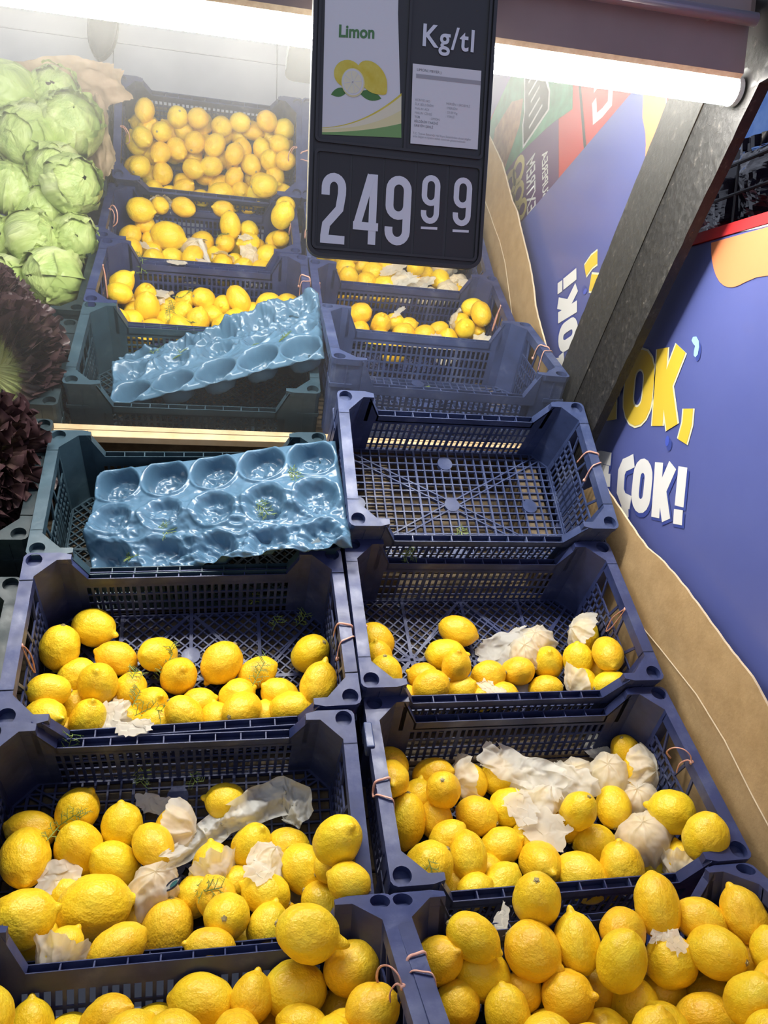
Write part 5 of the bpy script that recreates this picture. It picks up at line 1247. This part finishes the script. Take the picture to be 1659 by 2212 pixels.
# ------------------------------------------------------------------ iceberg lettuce
def ice_head(c, r, ax, label, seed):
    ax = Vector(ax).normalized(); q = Vector((0, 0, 1)).rotation_difference(ax)
    root = empty('iceberg_lettuce', Matrix.Translation(c) @ q.to_matrix().to_4x4()); tag(root, label, 'lettuce', 'iceberg lettuces in the dark crates')
    def shell(s0, cov, ph, wid, sd, edge):
        def fn(u, v):
            a = ph + (u-.5)*wid; th = R_(172) - v*R_(cov)*(1+.13*nz((u*3, 1, 0), 1, sd))
            e = max(0, (v-.75)/.25, (abs(u-.5)-.38)/.12 if wid < 6 else 0)
            rib = .020*math.cos(a*7 + 1.5*nz((a, v*2, 0), 1, sd))*math.sin(th)
            k = s0 + rib + .06*nz((math.cos(a)*1.6, math.sin(a)*1.6, th), 1, sd) + .022*crum((math.cos(a)*2, math.sin(a)*2, th*1.3), 1.4, sd) + edge*e*e*(.6+.9*nz((u*14, v*9, 0), 1, sd))
            return (r*k*math.sin(th)*math.cos(a), r*k*math.sin(th)*math.sin(a), r*.92*k*math.cos(th))
        return fn
    MB().grid(48, 34, shell(.95, 172, 0, 2*math.pi, seed, 0), closeu=False).build('heart', M_ICE, root, True)
    for k in range(4):
        o_ = MB().grid(30, 24, shell(1.0+.016*k, 118+10*(k % 3), seed+k*1.7, 2.5, seed+k+1, .16)).build('leaf', M_ICE, root, True)
    MB().tube([(0, 0, -r*.86), (0, 0, -r*.97)], [r*.24, r*.20], 16).build('cut_butt', M_BUTT, root, False)
ICE = [([-.574,-.708,.945],.075,(.3,-.2,.9)),([-.668,-.664,.945],.077,(-.3,.3,.8)),([-.556,-.540,.985],.066,(.55,.1,.75)),([-.598,-.578,.955],.068,(-.2,.4,.8)),([-.705,-.541,.93],.066,(.2,-.6,.7)),([-.637,-.40,.975],.064,(.75,-.35,.55)),([-.552,-.42,.955],.055,(.2,.2,.9)),([-.585,-.293,1.025],.067,(-.6,.2,.7)),([-.720,-.771,.94],.069,(-.7,-.2,.5)),([-.634,-.492,.93],.058,(.1,.3,.9)),([-.732,-.404,.95],.060,(.4,.2,.8)),([-.695,-.288,1.0],.058,(-.3,.3,.8)),([-.62,-.80,.915],.062,(.1,.1,.9)),([-.80,-.66,.93],.066,(.1,.1,.9)),([-.81,-.47,.93],.066,(.2,.1,.9))]
IL = ['iceberg lettuce against the kraft paper, nearest the front lemon crate', 'large iceberg lettuce with loose outer leaf beside the kraft paper', 'round pale iceberg lettuce leaning over onto the lemon crate rim', 'iceberg lettuce half hidden behind the round pale one', 'iceberg lettuce with browned ribs at the mirror picture edge', 'iceberg lettuce showing its round cut butt', 'small iceberg lettuce beside the one showing its cut butt', 'flattened light green iceberg lettuce next to the red lettuce', 'iceberg lettuce with cut butt at the far end of the crate', 'frilly iceberg lettuce in the middle of the heap', 'iceberg lettuce behind the one showing its cut butt', 'pale iceberg lettuce behind the red leaf lettuce', 'iceberg lettuce under the kraft paper edge', 'iceberg lettuce on the outer side of the front lettuce crate', 'iceberg lettuce on the outer side of the middle lettuce crate']
for k, (c, r, ax) in enumerate(ICE): ice_head(c, r, ax, IL[k], k+1)
o_ = sheet((-.60,-.835,.900), .30, .13, 0, M_KRAFT, 'brown kraft paper lining the front lettuce crate', 51, .010, name='kraft_paper', nrm=Vector((0, .85, .45)).normalized()); o_['category'] = 'kraft paper'; del o_['group']
o_ = sheet((-.518,-.70,.895), .12, .20, 0, M_KRAFT, 'brown kraft paper folded up beside the front lemon crate', 52, .008, name='kraft_paper', nrm=Vector((-.75, .2, .62)).normalized()); o_['category'] = 'kraft paper'; del o_['group']

# ------------------------------------------------------------------ red leaf lettuce: leaves fan out from the cut stems
def red_leaf_mesh(seed):
    mb = MB(); nu, nv = 72, 16; tint = []
    def fn(u, v):
        s_ = (u-.5)*2; wd = (.20 + .80*v**.8)
        ln_ = .85 + .25*(1-s_*s_)
        ruf = v**2.2
        z = .10*v*v - .35*v*v*s_*s_*.5 + ruf*(.085*math.sin(s_*19 + seed) + .075*math.sin(s_*47 + seed*2.3 + v*3) + .06*nz((s_*14, v*5, 0), 1, seed))
        y = v*ln_ - ruf*.05*math.sin(s_*31 + seed) + .02*nz((s_*14, v*6, 5), 1, seed)*v
        x = s_*.55*wd + ruf*.05*math.sin(s_*37 + seed*1.7)
        return (x, y, z)
    for j in range(nv+1):
        for i in range(nu+1):
            v, s_ = j/nv, abs(i/nu-.5)*2; rib = max(0, 1-abs(math.sin(s_*9))*3)*.25
            tint.append(min(1, max(0, v*1.15 - .28 - rib*(1-v)*2 + .15*nz((i*.3, j*.4, 0), 1, seed))))
    mb.grid(nu, nv, fn); me = mb.mesh('leaf', M_REDLEAF, True)
    a = me.attributes.new('tint', 'FLOAT', 'POINT'); a.data.foreach_set('value', tint); return me
RL = [red_leaf_mesh(k*2.1+1) for k in range(5)]
def red_head(base, ax, R0, n, label, seed):
    rnd = random.Random(seed); base = Vector(base); ax = Vector(ax).normalized(); e1 = ax.orthogonal().normalized(); e2 = ax.cross(e1)
    root = empty('red_leaf_lettuce', Matrix.Translation(base)); tag(root, label, 'lettuce', 'red leaf lettuces in the dark crate')
    for k in range(n):
        lay = k/n; a = k*2.39996; sp = R_(12 + 88*lay**.8)
        d = (ax*math.cos(sp) + (e1*math.cos(a) + e2*math.sin(a))*math.sin(sp)).normalized()
        nrm = (ax - d*ax.dot(d)).normalized() if sp > .1 else e1
        x_ = d.cross(nrm)
        m_ = Matrix((x_, d, nrm)).transposed().to_4x4(); s_ = R0*rnd.uniform(.85, 1.12)
        o_ = link('leaf', RL[k % 5], root); o_.matrix_local = Matrix.Rotation(rnd.uniform(-.3, .3), 4, d) @ m_ @ Matrix.Diagonal((s_*.95, s_, s_, 1))
    MB().tube([-ax*.022, ax*.03], [.016, .020], 12).build('cut_stem', M_BUTT, root)
red_head((-.634, -.012, 1.272), (.50, -.45, -.42), .132, 46, 'red leaf lettuce nearest the mirror with pale ribs showing', 1)
red_head((-.684, -.135, 1.185), (.35, -.60, -.20), .104, 40, 'red leaf lettuce at the front of its dark crate beside the tray crate', 2)
red_head((-.84, -.09, 1.18), (-.5, -.1, .6), .125, 24, 'red leaf lettuce on the outer side of its dark crate', 3)

# ------------------------------------------------------------------ shoes on the tiled floor, seen in the mirror
def shoe(loc, rz, label, s_=1.0):
    root = empty('shoe', Matrix.Translation(loc) @ Matrix.Rotation(rz, 4, 'Z')); tag(root, label, 'shoe', 'dark shoes on the tiled floor')
    def wdt(t): return .036 + .014*math.sin(math.pi*min(1, t*1.15)**1.4) - .018*max(0, t-.85)/.15 - .012*max(0, .12-t)/.12
    def hgt(t): return .042 + .050*(1-min(1, t/.45))**.8 - .012*max(0, t-.8)/.2
    def fn(u, v):
        t = v; a = math.pi*u; end = math.sqrt(max(0, 1-(2*t-1)**8))
        return (math.cos(a)*wdt(t)*end, -.14 + .28*t, .022 + abs(math.sin(a))**.8*hgt(t)*end)
    MB().grid(18, 26, fn).build('upper', M_SHOE, root, True)
    pts = [(wdt(t)*1.06*math.sqrt(max(.02, 1-(2*t-1)**8)), -.143+.286*t) for t in [k/16 for k in range(17)]]
    MB().prism(pts + [(-x, y) for x, y in reversed(pts)], 0, .024).build('sole', M_SOLE, root)
    MB().tube([(0, -.085, .06), (.002, -.09, .13), (0, -.092, .24)], [.046, .048, .055], 16).build('ankle', M_SHOE, root, True)
shoe((-.655, -1.635, .001), R_(4), 'dark grey shoe with its toe towards the crates, on the floor tiles')
shoe((.10, -1.70, .001), R_(-12), 'dark grey shoe behind the price sign in the mirror')
shoe((-.93, -1.74, .001), R_(62), 'dark shoe turned sideways at the mirror corner')
